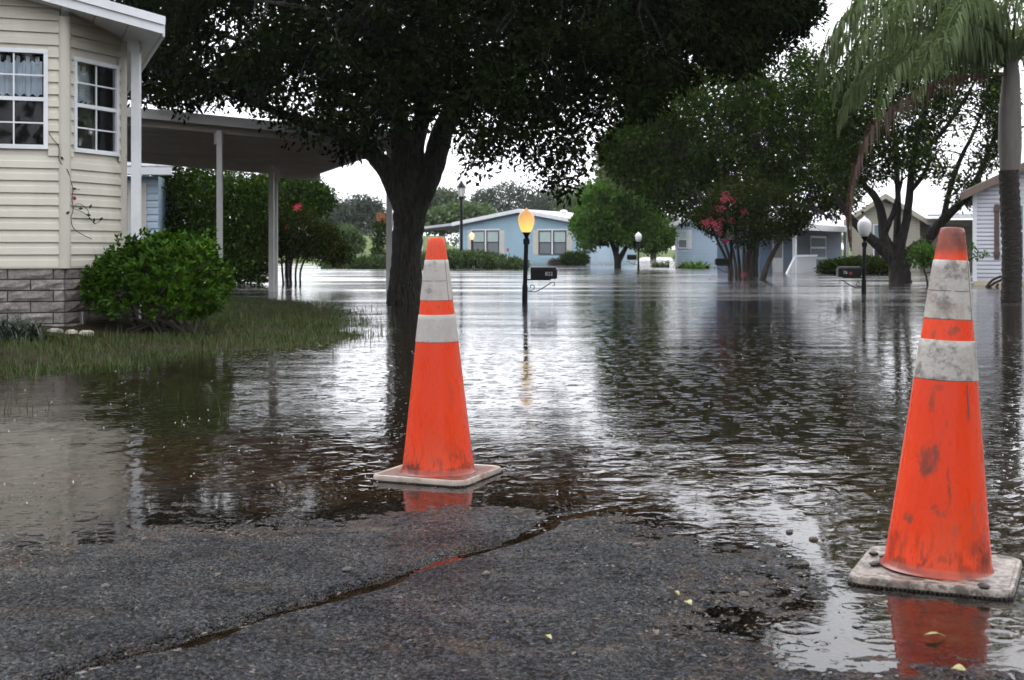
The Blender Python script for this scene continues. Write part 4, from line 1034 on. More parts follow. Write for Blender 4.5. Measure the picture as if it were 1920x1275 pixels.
def cone(x, y, rot, label, tagn, topgrime, zb):
    GR, DK = (.085,.045,.035), (.022,.012,.010)
    face = math.degrees(math.atan2(-y, -x))-math.degrees(rot)
    st_ = ([(-20,.318,15,.045,.75,GR),(-8,.33,7,.03,.6,GR),(-24,.29,8,.02,.6,GR),(-37,.165,8,.013,.85,GR),(9,.25,2.0,.06,.8,GR),(3,.185,7,.010,.7,GR),(-6,.20,5,.008,.6,GR),(-22,.47,4.5,.035,.7,GR),(-10,.505,9,.010,.6,GR),(42,.44,5,.02,.5,GR),(60,.06,15,.035,.9,DK),(30,.045,9,.02,.85,DK),(48,.10,16,.02,.6,DK),(-62,.08,10,.04,.6,DK),(-40,.045,7,.02,.6,DK),(5,.07,5,.012,.6,DK),(15,.65,14,.011,.7,GR),(-32,.645,7,.012,.6,GR),(20,.895,26,.02,.8,DK),(-5,.87,18,.02,.5,DK)]
           if topgrime else [(-50,.055,13,.032,.95,DK),(-36,.04,6,.02,.8,DK),(20,.045,10,.012,.8,DK),(50,.05,18,.018,.8,DK),(36,.09,8,.012,.45,DK),(-8,.04,14,.007,.7,DK),(30,.32,10,.05,.22,GR),(5,.655,6,.006,.5,DK)])
    st_ = [(((a+face+180) % 360)-180, z_, da, dz, am, c_) for (a, z_, da, dz, am, c_) in st_]
    mo, mc, mbm = cone_mats(tagn, .6 if topgrime else .25, topgrime, st_)
    r = thing('traffic_cone', label, 'traffic cone', (x,y,zb), rot, 'tall orange traffic cones')
    def rad(z): return float(np.interp(z, [.03,.05,.522,.83,.92], [.140,.1355,.082,.0445,.032]))
    # base plate: rounded square with a raised lip
    s = .204 if topgrime else .195; cr2 = .045; outl = []
    for qx, qy, a0 in ((1,1,0),(-1,1,90),(-1,-1,180),(1,-1,270)):
        for k in range(6):
            a = R(a0+k*18); outl.append((qx*(s-cr2)+cr2*math.cos(a), qy*(s-cr2)+cr2*math.sin(a)))
    def ring(mb, prof):
        nV = len(outl); b0 = len(mb.v)
        for k, z in prof:
            for (a, b) in outl: mb.v.append((a*k, b*k, z))
        for i in range(len(prof)-1):
            for j in range(nV):
                j2 = (j+1) % nV; mb.f.append((b0+i*nV+j, b0+i*nV+j2, b0+(i+1)*nV+j2, b0+(i+1)*nV+j))
        mb.f.append(tuple(b0+(len(prof)-1)*nV+j for j in range(nV)))
    mb = MB(); ring(mb, [(.93,.024),(.90,.0255),(.5,.027)]); mb.build('base_plate', mbm, r, local=True, smooth=True)
    mb = MB(); nV = len(outl); pr = [(.975,.004),(1.0,.009),(1.0,.021),(.985,.0265),(.955,.028),(.925,.0245)]
    for k, z in pr:
        for (a, b) in outl: mb.v.append((a*k, b*k, z))
    for i in range(len(pr)-1):
        for j in range(nV):
            j2 = (j+1) % nV; mb.f.append((i*nV+j, i*nV+j2, (i+1)*nV+j2, (i+1)*nV+j))
    mb.build('base_rim', M['edge'] if not topgrime else mbm, r, local=True, smooth=True)
    mb = MB(); mb.box(-s*.95,s*.95,-s*.95,s*.95,0,.006)
    for side in range(4):
        for k in range(34):
            t = -s*.92+k*(2*s*.92)/33; a = s*.965
            if side == 0: mb.box(t-.003,t+.003,-a-.006,-a+.01,.0,.010)
            elif side == 1: mb.box(t-.003,t+.003,a-.01,a+.006,.0,.010)
            elif side == 2: mb.box(-a-.006,-a+.01,t-.003,t+.003,.0,.010)
            else: mb.box(a-.01,a+.006,t-.003,t+.003,.0,.010)
    mb.build('rubber_tread', M['rubber'], r, local=True, kind='stuff')
    mb = MB(); prof = [(.152,.026),(.146,.029),(.140,.036),(.1365,.05)]+[(rad(z), z) for z in (.15,.3,.45,.522,.6,.7,.83,.88,.905)]+[(.0315,.915),(.028,.920),(.022,.921),(.020,.90),(.018,.82)]
    mb.lathe(prof, 48); mb.build('cone_body', mo, r, local=True, smooth=True)
    for (z0, z1) in ((.522,.626),(.680,.835)):
        mb = MB(); e = .0018; zs = [z0,z0+.002]+list(np.linspace(z0+.02,z1-.02,4))+[z1-.002,z1]
        mb.lathe([(rad(z)+(e if 0<i<len(zs)-1 else .0002), z) for i, z in enumerate(zs)], 48, cap=False); c_ = mb.build('reflective_collar', mc, r, local=True, smooth=True)
        if z0 > .6:   # stitched seams of the upper collar
            m = MB(); zz = z0+.075
            for a0, a1_ in ((200,285),(290,340)):
                arc = [((rad(zz)+.0022)*math.cos(R(a)), (rad(zz)+.0022)*math.sin(R(a)), zz) for a in range(a0, a1_, 5)]; m.tube(arc, [.0009]*len(arc), n=4)
            a = R(318 - math.degrees(rot)); m.tube([((rad(z)+.002)*math.cos(a), (rad(z)+.002)*math.sin(a), z) for z in np.linspace(z0,z1,6)], [.001]*6, n=4)
            m.build('seam', M['seam'], c_, local=True)
    if topgrime:
        a = R(292-math.degrees(rot)); m = MB()
        m.tube([((rad(z)+.0005)*math.cos(a+(.515-z)*.3), (rad(z)+.0005)*math.sin(a+(.515-z)*.3), z) for z in np.linspace(.515,.43,5)], [.0012,.0022,.002,.0014,.0004], n=5); m.build('scratch', M['seam'], r, local=True)
    lean = R(2.5 if topgrime else -.5)
    for ch in r.children:
        if ch.name.split('.')[0] in ('cone_body','reflective_collar','scratch'):
            ch.rotation_euler = (Matrix.Rotation(-rot, 3, 'Z') @ Matrix.Rotation(lean, 3, 'Y') @ Matrix.Rotation(rot, 3, 'Z')).to_euler(); ch.scale = (1,1,1.014 if topgrime else 1.0)
    return r
cone(-.283, 5.12, R(-22.5), 'clean orange traffic cone with white bands at centre, before the oak', 'clean', False, -.004)
cone(1.137, 3.566, R(-24), 'scuffed orange traffic cone with grimy brown tip nearest the camera', 'scuffed', True, -.004)
rc = random.Random(2)
def clod(x, y, z, sx, sy, sz, name, label, mat, cat, group):
    mb = MB(); mb.lathe([(.35,0),(.8,.15),(1,.45),(.85,.8),(.45,1.0)], 8)
    mb.v = [(v[0]*sx*rc.uniform(.85,1.15), v[1]*sy*rc.uniform(.85,1.15), v[2]*sz*rc.uniform(.9,1.1)) for v in mb.v]
    o = mb.build(name, mat, None, smooth=True); o.location = (x,y,z); o.rotation_euler = (0,0,rc.uniform(0,6)); return tag(o, label, cat, group)
for (px, py, w, lab) in ((1640,1060,.018,'largest black clod on the left of the scuffed cone base'),(1638,1041,.014,'black clod farthest left at the back of the scuffed cone base'),(1655,1046,.013,'black clod tucked against the scuffed cone foot at the left'),(1845,1102,.018,'lone black clod on the front right of the scuffed cone base')):
    q = (CAMH-.024)*F/(py-HZ); clod((px-960)/F*q, q, .0225, w, w*.7, .012, 'dirt_clod', lab, M['rubber'], 'dirt clod', 'black clods on the scuffed cone base')

# ------------------------------------------------------------------ the big oak
oak = thing('oak_tree', 'big dark live oak standing in the flood with spreading crown', 'tree', (-1.77,21.75,0))
def LP(pts): return [tuple(P(a,b,d))+(r,) for (a,b,d,r) in pts]
D = 21.75
limbs = [LP([(757,660,D,.40),(757,590,D,.335),(758,560,D,.300),(761,510,D,.258),(764,450,D,.248),(768,405,D,.272),(769,375,D,.295),(771,345,D,.27)]),
 LP([(758,385,D,.20),(738,340,D,.185),(712,303,D-.1,.15),(680,275,D-.2,.125),(630,250,D-.3,.10),(560,225,D-.5,.08),(470,190,D-.8,.06),(380,160,D-1,.035),(300,140,D-1,.02)]),
 LP([(764,385,D,.20),(758,325,D+.05,.20),(753,270,D+.1,.18),(745,210,D+.3,.16),(720,130,D+.6,.13),(690,40,D+.9,.10),(660,-60,D+1,.07),(640,-160,D+1,.03)]),
 LP([(770,380,D,.18),(778,325,D-.1,.14),(782,265,D-.2,.13),(796,200,D-.5,.14),(800,120,D-1,.12),(815,20,D-1.5,.09),(830,-90,D-2,.06),(850,-200,D-2,.03)]),
 LP([(776,400,D,.19),(797,345,D,.205),(815,300,D,.20),(832,240,D,.18),(872,180,D+.1,.15),(925,125,D+.3,.12),(1000,85,D+.5,.10),(1100,60,D+.6,.075),(1220,50,D+.4,.05),(1340,60,D,.03),(1440,55,D,.015)]),
 LP([(872,180,D+.1,.11),(930,190,D-.3,.08),(990,205,D-.5,.06),(1050,230,D-.6,.04),(1085,270,D-.6,.02)]),
 LP([(796,200,D-.5,.10),(760,120,D-1.6,.08),(700,60,D-2.5,.06),(600,20,D-3,.04),(480,0,D-3,.02)]),
 LP([(745,210,D+.3,.12),(640,150,D+1.2,.09),(520,100,D+1.8,.06),(400,60,D+2,.03)]),
 LP([(925,125,D+.3,.09),(1010,30,D+1.4,.07),(1120,-30,D+2,.05),(1260,-60,D+2,.02)]),
 LP([(815,20,D-1.5,.08),(930,0,D-2.4,.06),(1080,-10,D-3,.04),(1200,0,D-3,.02)])]
top = [(236,-150),(300,-230),(500,-330),(800,-380),(1100,-340),(1300,-230),(1420,-120),(1500,-20)]
low = [(236,190),(260,212),(330,228),(400,218),(450,205),(500,238),(540,258),(570,300),(610,325),(650,318),(690,300),(715,285),(745,262),(765,235),(790,255),(815,225),(840,232),(856,275),(885,335),(915,345),(960,318),(1000,330),(1030,372),(1062,375),(1090,330),(1122,300),(1136,215),(1180,240),(1225,228),(1260,180),(1300,150),(1400,145),(1460,110),(1500,60)]
rk = random.Random(11)
def keep_oak(px, py, d):
    for (cx_, cy_, rx, ry, pr) in ((410,55,38,45,.8),(552,172,24,36,.85),(392,215,30,18,.6),(1040,110,25,20,.0),(880,120,22,30,.3),(1310,118,34,16,.9),(1285,95,18,30,.5),(1100,250,20,60,.3),(980,290,16,40,.75),(1460,60,40,40,.6)):
        if ((px-cx_)/rx)**2+((py-cy_)/ry)**2 < 1 and rk.random() < pr: return False
    if 850 < px < 1135 and py > 205 and rk.random() < .25: return False
    if px < 620 and rk.random() < .30: return False
    if px > 1400 and py < 0: return False
    if 560 < px < 700 and py > 255 and rk.random() < .45: return False
    return True
C, rad, cpx, cpy = field(1500, top, low, 21.6, 4.2, .30, .50, 3, keep_oak)
off_ = cpy < -60
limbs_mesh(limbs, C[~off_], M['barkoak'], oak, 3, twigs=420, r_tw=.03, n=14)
per = np.where(cpy > 190, 118, 150)
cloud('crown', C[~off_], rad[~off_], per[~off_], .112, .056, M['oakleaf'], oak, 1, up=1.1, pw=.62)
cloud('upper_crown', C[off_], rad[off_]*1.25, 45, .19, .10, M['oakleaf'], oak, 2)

# ------------------------------------------------------------------ trees to the right
t2 = thing('broad_tree', 'broad dark green tree with drooping boughs right of centre', 'tree', tuple(P(1410,520,43))[:2]+(0,))
D = 43
limbs = [LP([(1408,545,D,.30),(1408,500,D,.24),(1412,460,D,.22),(1420,410,D,.20),(1430,350,D,.18),(1420,280,D,.15),(1400,200,D,.12),(1380,130,D,.06)]),
 LP([(1420,410,D,.15),(1380,350,D-.5,.12),(1320,300,D-1,.09),(1250,270,D-1.5,.06),(1180,270,D-1.5,.03)]),
 LP([(1430,350,D,.15),(1480,310,D-.4,.12),(1530,270,D-.8,.09),(1570,230,D-1,.05)]),
 LP([(1430,350,D,.13),(1490,260,D+.6,.1),(1520,180,D+1,.07),(1530,100,D+1,.03)]),
 LP([(1425,380,D,.12),(1470,380,D-1,.09),(1520,390,D-1.8,.06),(1560,410,D-2,.03)]),
 LP([(1420,400,D,.12),(1360,375,D-1,.09),(1300,380,D-1.8,.06),(1250,395,D-2,.03)])]
C, rad, cpx, cpy = field(560, [(1140,265),(1160,215),(1200,175),(1280,125),(1350,95),(1430,105),(1470,130),(1500,60),(1545,110),(1600,150)], [(1140,300),(1170,345),(1235,405),(1300,425),(1350,400),(1450,385),(1540,425),(1600,400)], D, 3.0, .40, .75, 5)
limbs_mesh(limbs, C, M['barkdark'], t2, 5, twigs=220, r_tw=.04)
_k = np.random.default_rng(5).random(len(C)) < .86; C, rad = C[_k], rad[_k]
cloud('crown', C, rad*.92, 108, .165, .08, M['oak2leaf'], t2, 3, up=1.0, pw=.6)

t3 = thing('many_limbed_tree', 'tree with many fanned dark limbs rising from the flood before the beige house', 'tree', tuple(P(1690,530,35))[:2]+(0,))
D = 35
limbs = [LP([(1688,560,D,.36),(1688,525,D,.29),(1685,500,D,.27),(1683,480,D,.28)]),
 LP([(1690,505,D,.20),(1672,482,D,.19),(1650,462,D,.155),(1625,440,D,.12),(1598,412,D,.10),(1575,380,D,.07),(1555,330,D,.04)]),
 LP([(1680,490,D,.17),(1668,465,D,.15),(1657,441,D,.13),(1653,400,D,.115),(1640,368,D,.10),(1618,343,D,.08),(1600,290,D,.06),(1590,220,D,.03)]),
 LP([(1657,441,D,.10),(1668,415,D-.2,.08),(1676,395,D-.3,.06),(1690,340,D-.4,.05)]),
 LP([(1684,490,D,.16),(1690,450,D,.13),(1700,410,D,.11),(1706,360,D,.10),(1712,300,D,.09),(1730,220,D,.07),(1760,130,D,.05),(1790,70,D,.02)]),
 LP([(1684,490,D,.13),(1682,430,D+.3,.10),(1684,380,D+.5,.08),(1680,300,D+.6,.06),(1670,200,D+.6,.03)]),
 LP([(1694,495,D,.19),(1710,470,D,.16),(1738,450,D,.14),(1768,413,D,.125),(1804,377,D,.10),(1835,330,D,.08),(1855,280,D,.06),(1880,220,D,.04),(1900,170,D,.02)]),
 LP([(1768,413,D,.08),(1780,360,D+.3,.07),(1800,300,D+.4,.06),(1825,250,D+.5,.045),(1850,190,D+.5,.02)]),
 LP([(1712,300,D,.07),(1760,255,D,.06),(1800,200,D,.05),(1835,140,D,.03),(1860,100,D,.015)]),
 LP([(1706,360,D,.07),(1730,330,D-.3,.06),(1745,300,D-.5,.04)])]
def keep_t3(px, py, d):
    r = random.random
    if ((px-1805)/55)**2+((py-258)/70)**2 < 1: return rk.random() < .16
    if 1560 < px < 1640 and 345 < py < 400: return rk.random() < .4
    if 1640 < px < 1700 and py > 345: return rk.random() < .35
    return rk.random() < .8
C, rad, cpx, cpy = field(430, [(1545,170),(1580,110),(1620,60),(1700,25),(1800,45),(1850,90),(1885,130)], [(1545,330),(1600,400),(1640,345),(1700,335),(1770,345),(1800,405),(1850,345),(1885,290)], D, 2.4, .30, .6, 8, keep_t3)
limbs_mesh(limbs, C, M['barkdark'], t3, 8, twigs=200, r_tw=.03, n=10)
cloud('crown', C, rad, 95, .135, .062, M['t3leaf'], t3, 4, up=1.0, pw=.6)

mt = thing('crepe_myrtle', 'multi-stemmed crepe myrtle with pink blossom standing in the flood', 'tree', tuple(P(1392,525,38))[:2]+(0,))
D = 38
limbs = [LP([(1392+a*1.3,540,D,.055),(1390+a*1.15,500,D,.045),(1385+b*.7,450,D+c,.035),(1380+b,400,D+c,.022),(1378+b*1.3,350,D+c,.012)]) for (a,b,c) in ((-16,-40,0),(-9,-22,.3),(-3,-5,-.3),(4,14,.2),(10,32,-.2),(16,50,.1),(-20,-58,-.2))]
limbs += [LP([(1428,530,D-.5,.09),(1438,500,D-.5,.08),(1452,470,D-.5,.065),(1470,440,D-.4,.045),(1485,400,D-.3,.02)])]
C, rad, cpx, cpy = field(170, [(1310,395),(1340,345),(1400,320),(1470,340),(1510,400)], [(1310,420),(1340,455),(1400,470),(1460,460),(1510,430)], D, 1.2, .22, .42, 9)
limbs_mesh(limbs, C, M['barkpale'], mt, 9, twigs=90, r_tw=.015, n=8)
cloud('crown', C, rad, 105, .085, .045, M['myrtleleaf'], mt, 5)
def blossoms(parent, spots, d, mat, r=.10, per=60, seed=0, size=.035):
    g = np.random.default_rng(seed)
    for i, (px, py) in enumerate(spots):
        c = np.array(P(px,py,d+g.uniform(-.3,.1)))[None,:]
        cloud('blossom', c, np.array([r*g.uniform(.7,1.25)]), per, size, size, mat, parent, seed+i)
blossoms(mt, [(1360,364),(1357,374),(1366,372),(1352,390),(1395,396),(1331,413),(1339,418),(1346,424),(1352,412),(1350,437),(1371,413),(1322,417),(1326,422),(1360,452),(1394,516),(1373,376),(1343,427)], 37.2, M['pink'], .12, 60, 20)
fl = tag(cloud('fallen_blossom', np.array([P(1336,520,39)]), np.array([.12]), 26, .035, .035, M['pink'], None, 61), 'pink blossom sprig hanging at the water left of the myrtle stems', 'blossom')

gt = thing('maple_tree', 'bright green tree standing in the flood right of the blue house', 'tree', tuple(P(1160,500,64))[:2]+(0,))
D = 64
limbs = [LP([(1158,515,D,.22),(1158,497,D,.17),(1156,480,D,.15),(1150,462,D,.12),(1140,440,D,.08),(1125,410,D,.04)]), LP([(1158,495,D,.15),(1166,478,D,.13),(1175,462,D,.10),(1190,435,D,.07),(1205,400,D,.03)]),
 LP([(1156,480,D,.1),(1160,440,D,.08),(1165,390,D,.06),(1165,340,D,.03)])]
C, rad, cpx, cpy = field(300, [(1085,405),(1102,352),(1132,322),(1160,308),(1195,328),(1228,375),(1252,430)], [(1085,440),(1098,476),(1120,462),(1150,458),(1190,468),(1230,480),(1252,462)], D, 2.2, .30, .55, 12)
limbs_mesh(limbs, C, M['barkdark'], gt, 12, twigs=100, r_tw=.03)
cloud('crown', C, rad, 85, .19, .12, M['greenleaf'], gt, 6)

# second-row oak behind, pale green
C, rad, cpx, cpy = field(180, [(1140,290),(1165,235),(1215,215),(1270,235),(1310,280)], [(1140,330),(1180,360),(1240,380),(1310,370)], 58, 2.2, .5, .9, 14)
t4 = thing('pale_green_tree', 'yellow-green tree peeping out left of the broad dark tree', 'tree', tuple(P(1235,500,58))[:2]+(0,))
limbs_mesh([LP([(1385,520,58,.28),(1375,430,58,.22),(1310,340,58,.15),(1240,280,58,.05)])], C, M['barkdark'], t4, 14, twigs=40, r_tw=.03)
cloud('crown', C, rad, 75, .22, .12, leafmat('yellow_green_oak_leaf', (0.06,0.09,0.02), (0.12,0.15,0.035), .3, .04), t4, 7)

# background trees
far = [('round dark tree alone on the far lawn, left of the oak trunk',676,360,455,50,140,'fardark',1),
 ('small pale tree at the left of the round dark tree',634,378,455,30,150,'farleaf',2),
 ('loose airy tree rising left of the tall street lamp',828,348,440,42,125,'farleaf',3),
 ('mid green tree behind the blue house carport roof',868,378,440,60,105,'farleaf2',4),
 ('large dark domed tree behind the blue house ridge',952,336,430,78,165,'fardark',5),
 ('pale hazy tree behind the right end of the blue roof',1045,345,430,58,175,'farleaf',6),
 ('dull green tree behind the bright green tree',1105,338,440,52,150,'farleaf2',7),
 ('far tree seen between bright green tree and pale blue house',1225,400,465,50,120,'farleaf2',8)]
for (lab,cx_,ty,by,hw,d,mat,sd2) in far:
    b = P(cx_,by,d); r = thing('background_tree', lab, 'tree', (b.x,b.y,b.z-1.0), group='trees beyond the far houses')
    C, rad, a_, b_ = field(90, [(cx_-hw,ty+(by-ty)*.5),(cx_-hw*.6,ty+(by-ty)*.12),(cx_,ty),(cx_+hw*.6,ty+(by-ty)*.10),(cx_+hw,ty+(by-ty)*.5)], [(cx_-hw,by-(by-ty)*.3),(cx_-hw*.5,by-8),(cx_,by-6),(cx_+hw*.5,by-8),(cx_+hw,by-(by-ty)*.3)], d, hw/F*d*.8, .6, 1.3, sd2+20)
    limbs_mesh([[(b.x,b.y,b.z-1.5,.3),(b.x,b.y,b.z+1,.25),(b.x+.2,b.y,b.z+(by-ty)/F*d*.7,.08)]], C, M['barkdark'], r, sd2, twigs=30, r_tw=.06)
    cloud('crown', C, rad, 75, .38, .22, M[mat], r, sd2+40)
gw = np.random.default_rng(77); C = []; rr_ = []
for k in range(420):
    x = gw.uniform(-190,260); y = gw.uniform(270,300); hgt = 3.5+2.5*math.sin(x*.05)+gw.uniform(0,4); 
    C.append((x,y,gw.uniform(.5,max(1.0,hgt)))); rr_.append(gw.uniform(1.2,2.4))
for k in range(560):     # unseen tree belt behind the camera, added to darken reflections and low light
    a = gw.uniform(-1.0, 4.14); rr0 = gw.uniform(34, 46); hgt = gw.uniform(7, 13)
    if -0.35 < a < 0.35 or math.pi-0.35 < a: rr0 += 60
    C.append((rr0*math.cos(a), -rr0*abs(math.sin(a)) if math.sin(a) > 0 else rr0*math.sin(a), gw.uniform(.3, hgt))); rr_.append(gw.uniform(1.6,2.8))
for k in range(900):  # unseen side woods, added so the window panes reflect dark instead of sky
    sgn = 1 if k % 2 else -1; C.append((sgn*gw.uniform(44, 60), gw.uniform(-20, 96), gw.uniform(.3, 13))); rr_.append(gw.uniform(1.8, 3.0))
cloud('far_and_unseen_woods', np.array(C), np.array(rr_), 45, .9, .6, M['farleaf'], None, 50, kind='stuff')

# ------------------------------------------------------------------ palm
D = 22.4; hx = (1896-960)/F*D; HZt = CAMH+345/F*D
pm = thing('palm_tree', 'tall palm with ringed trunk and drooping fronds at the right edge', 'tree', (hx,D,0))
M['palmtrunk'] = bark('palm_trunk', (0.016,0.012,0.010), (0.05,0.039,0.033), 16, d=0.02, stretch=(.5,.5,2.2))
mb = MB(); zz = list(np.linspace(-.5,2.2,46)); mb.tube([(hx+.02*math.sin(z*2)-.02*z/2, D, z) for z in zz], [.158+.014*(i%2)+.02*max(0,(.2-z)) for i, z in enumerate(zz)], n=18, wob=.03, rng=random.Random(6)); mb.build('trunk', M['palmtrunk'], pm, smooth=True)
M['shaft'] = plain('palm_crownshaft', (0.115,0.105,0.095), .6, .15, 5, stretch=(3,3,.5))
mb = MB(); mb.tube([(hx-.02,D,2.2),(hx-.02,D,2.6),(hx-.02,D,3.2),(hx,D,3.8),(hx,D,4.3)], [.165,.19,.18,.14,.075], n=16); mb.build('crownshaft', M['shaft'], pm, smooth=True)
def frond(az, el, ln, droop, mat, seed, path=None, leaf=.62):
    g = np.random.default_rng(seed)
    if path is None:
        p = np.array([hx, D, HZt-.05]); pts = [p.copy()]; e = el; N = 14
        for i in range(N):
            dv = np.array([math.cos(az)*math.cos(e), math.sin(az)*math.cos(e), math.sin(e)])*ln/N
            p = p + dv; pts.append(p.copy()); e -= droop/N*(0.5+1.0*i/N)
        pts = np.array(pts)
    else: pts = catmull(path, 4)
    mb = MB(); mb.tube([tuple(q) for q in pts], [max(.004,.024*(1-i/len(pts))) for i in range(len(pts))], n=5)
    seg = np.linalg.norm(np.diff(pts,axis=0),axis=1); cum = np.concatenate([[0],np.cumsum(seg)])
    for s in np.arange(.35, cum[-1], .038):
        i = min(int(np.searchsorted(cum, s))-1, len(pts)-2); i = max(i,0); f_ = (s-cum[i])/seg[i]; q = pts[i]*(1-f_)+pts[i+1]*f_
        tn = (pts[i+1]-pts[i])/seg[i]; sd_ = np.cross(tn, [0,0,1]); sd_ = sd_/(np.linalg.norm(sd_)+1e-6)
        k = math.sin(math.pi*min(1,(s/cum[-1])*.92+.08))**.6
        for sg in (-1,1):
            L = leaf*k*g.uniform(.75,1.15); w = .034
            d1 = sd_*sg*g.uniform(.35,.9)+tn*g.uniform(.2,.7)+np.array([0,0,g.uniform(-.1,.5)]); d1 /= np.linalg.norm(d1)
            a = q+d1*L*.32; d2 = d1*.45+np.array([0,0,-1.0]); d2 /= np.linalg.norm(d2); b = a+d2*L*.36; d3 = d2*.3+np.array([g.normal()*.06,g.normal()*.06,-1.0]); c = b+d3*L*.38
            wv = np.cross(d1, [0,0,1.0])+g.normal(size=3)*.4; wv = wv/np.linalg.norm(wv)*w*.5
            n = len(mb.v); mb.v += [tuple(q),tuple(a-wv),tuple(a+wv),tuple(b-wv*.8),tuple(b+wv*.8),tuple(c)]
            mb.f += [(n,n+1,n+2),(n+1,n+3,n+4,n+2),(n+3,n+5,n+4)]
    return mb.build('frond' if path is None else 'dead_frond', mat, pm, label=None if path is None else 'hanging dead brown frond')
fr = [(180,62,4.3,3.0),(165,48,4.2,2.7),(200,52,4.2,2.8),(215,66,4.2,3.1),(150,60,4.2,2.9),(185,38,4.0,2.5),(230,48,4.0,2.8),(255,60,3.8,2.9),(280,50,3.6,2.7),(130,45,4.0,2.6),(110,60,3.8,2.8),(60,50,3.6,2.6),(20,55,3.6,2.8),(340,50,3.6,2.7),(310,60,3.6,2.8),(192,74,4.4,3.2),(240,74,4.0,3.1),(90,70,3.7,2.8),(172,22,3.6,2.1),(205,26,3.6,2.2),(188,50,4.4,2.6),(176,70,4.4,3.3),(160,30,3.6,2.3),(220,34,3.6,2.4)]
for i, (az, el, ln, dr) in enumerate(fr): frond(R(az), R(el), ln, dr, M['palm'], 100+i)
frond(0,0,0,0, M['deadpalm'], 130, [tuple(P(*q)) for q in ((1886,140,D),(1830,142,D-.1),(1770,152,D-.2),(1700,185,D-.3),(1640,235,D-.4),(1606,310,D-.4),(1592,390,D-.4),(1596,470,D-.4))], leaf=.50)
# leaning dead stalks by the palm
dk = thing('dead_frond_stalk', 'dark fallen frond stalks leaning in the water beside the palm trunk', 'branch', tuple(P(1860,536,31))[:2]+(0,))
mb = MB()
for pts in (((1848,540),(1860,526),(1877,518)),((1852,540),(1866,530),(1880,524)),((1868,552),(1868,540),(1872,532))):
    s = catmull([tuple(P(a,b,31)) for a,b in pts], 4); mb.tube([tuple(q) for q in s], [.028]*len(s), n=6)
mb.build('stalk', M['barkdark'], dk)

# ------------------------------------------------------------------ shrubs and plants
def shrub(name, label, cat, base, C, rad, per, L, W, mat, seed, stem=None, twigs=30, stems=5, smat='twig', **kw):
    r = thing(name, label, cat, base); g = random.Random(seed); C = np.asarray(C)
    limbs = []; c0 = C.mean(0)
    for k in range(stems):
        t = C[g.randrange(len(C))]; b = Vector(base)+Vector((g.uniform(-.15,.15)*(stem or 1), g.uniform(-.1,.1), -.1))
        limbs.append([tuple(b)+(.03*(stem or 1),), tuple((np.array(b)*.5+t*.5)+np.array([0,0,.1]))+(.022*(stem or 1),), tuple(t)+(.008,)])
    limbs_mesh(limbs, C, M[smat], r, seed, twigs=twigs, r_tw=.012, n=6, name='stem')
    cloud('foliage', C, rad, per, L, W, M[mat] if isinstance(mat,str) else mat, r, seed, **kw); return r
# viburnum by the house: rosettes of leaves over a rounded box
bx0 = Vector((-3.38, 12.75, .10)); bu = thing('viburnum_bush', 'leafy bright green bush growing against the cream house corner', 'bush', tuple(bx0))
g = np.random.default_rng(31); n = 2600
d = unit(g.normal(size=(n,3))); p4 = (np.abs(d)**3.2).sum(1)**(1/3.2); d = d/p4[:,None]
rr = np.where(g.random(n) < .62, g.uniform(.9,1.02,n), g.random(n)**.6)
tip = d*rr[:,None]*np.array([.60,.48,.39]); lump = 1+.30*vnoise(tip[:,0]*3+tip[:,1],tip[:,2]*3,1.5,55)+.26*vnoise(tip[:,0]*7,tip[:,2]*7+tip[:,1]*5,1.0,56)
tip = tip*lump[:,None]+np.array(bx0)+np.array([-.02,0,.43]); tip = tip[(tip[:,2] > .20+.25*np.abs(g.normal(size=n))*(1-0.6*(tip[:,0]>-3.1)))]
sh = tip[tip[:,2] > np.quantile(tip[:,2], .80)]; sh = sh[g.integers(0,len(sh),120)]; tip = np.vstack([tip, sh+np.stack([g.normal(0,.03,120),g.normal(0,.03,120),g.uniform(.02,.13,120)],1)])
n = len(tip); cen = np.array(bx0)+np.array([0,0,.35]); outv = unit(tip-cen+np.array([0,0,.25]))
per = 7; pos = np.repeat(tip,per,0); o2 = np.repeat(outv,per,0); ang_ = g.uniform(0,6.28,n*per)
e1 = unit(np.cross(o2, np.array([.3,.2,1]))); e2 = np.cross(o2,e1); spread = g.uniform(.45,1.25,n*per)[:,None]
ax = o2+ (e1*np.cos(ang_)[:,None]+e2*np.sin(ang_)[:,None])*spread
co_, q_ = leaf_arrays(pos+o2*g.uniform(-.05,.01,n*per)[:,None], ax, o2+g.normal(size=o2.shape)*.25,     .060*g.uniform(.6,1.25,n*per), .026*g.uniform(.8,1.2,n*per), .18, .12)
raw_mesh('foliage', co_, q_, M['bushleaf'], bu)
rs = random.Random(9); lb = [[tuple(bx0+Vector((rs.uniform(-.5,.5),rs.uniform(-.3,.3),-.05)))+(.012,), tuple(bx0+Vector((rs.uniform(-.5,.5),rs.uniform(-.4,.3),.3)))+(.01,), tuple(Vector(tip[rs.randrange(n)]))+(.004,)] for _ in range(26)]
limbs_mesh(lb, [], M['twig'], bu, 9, n=5, name='stem')

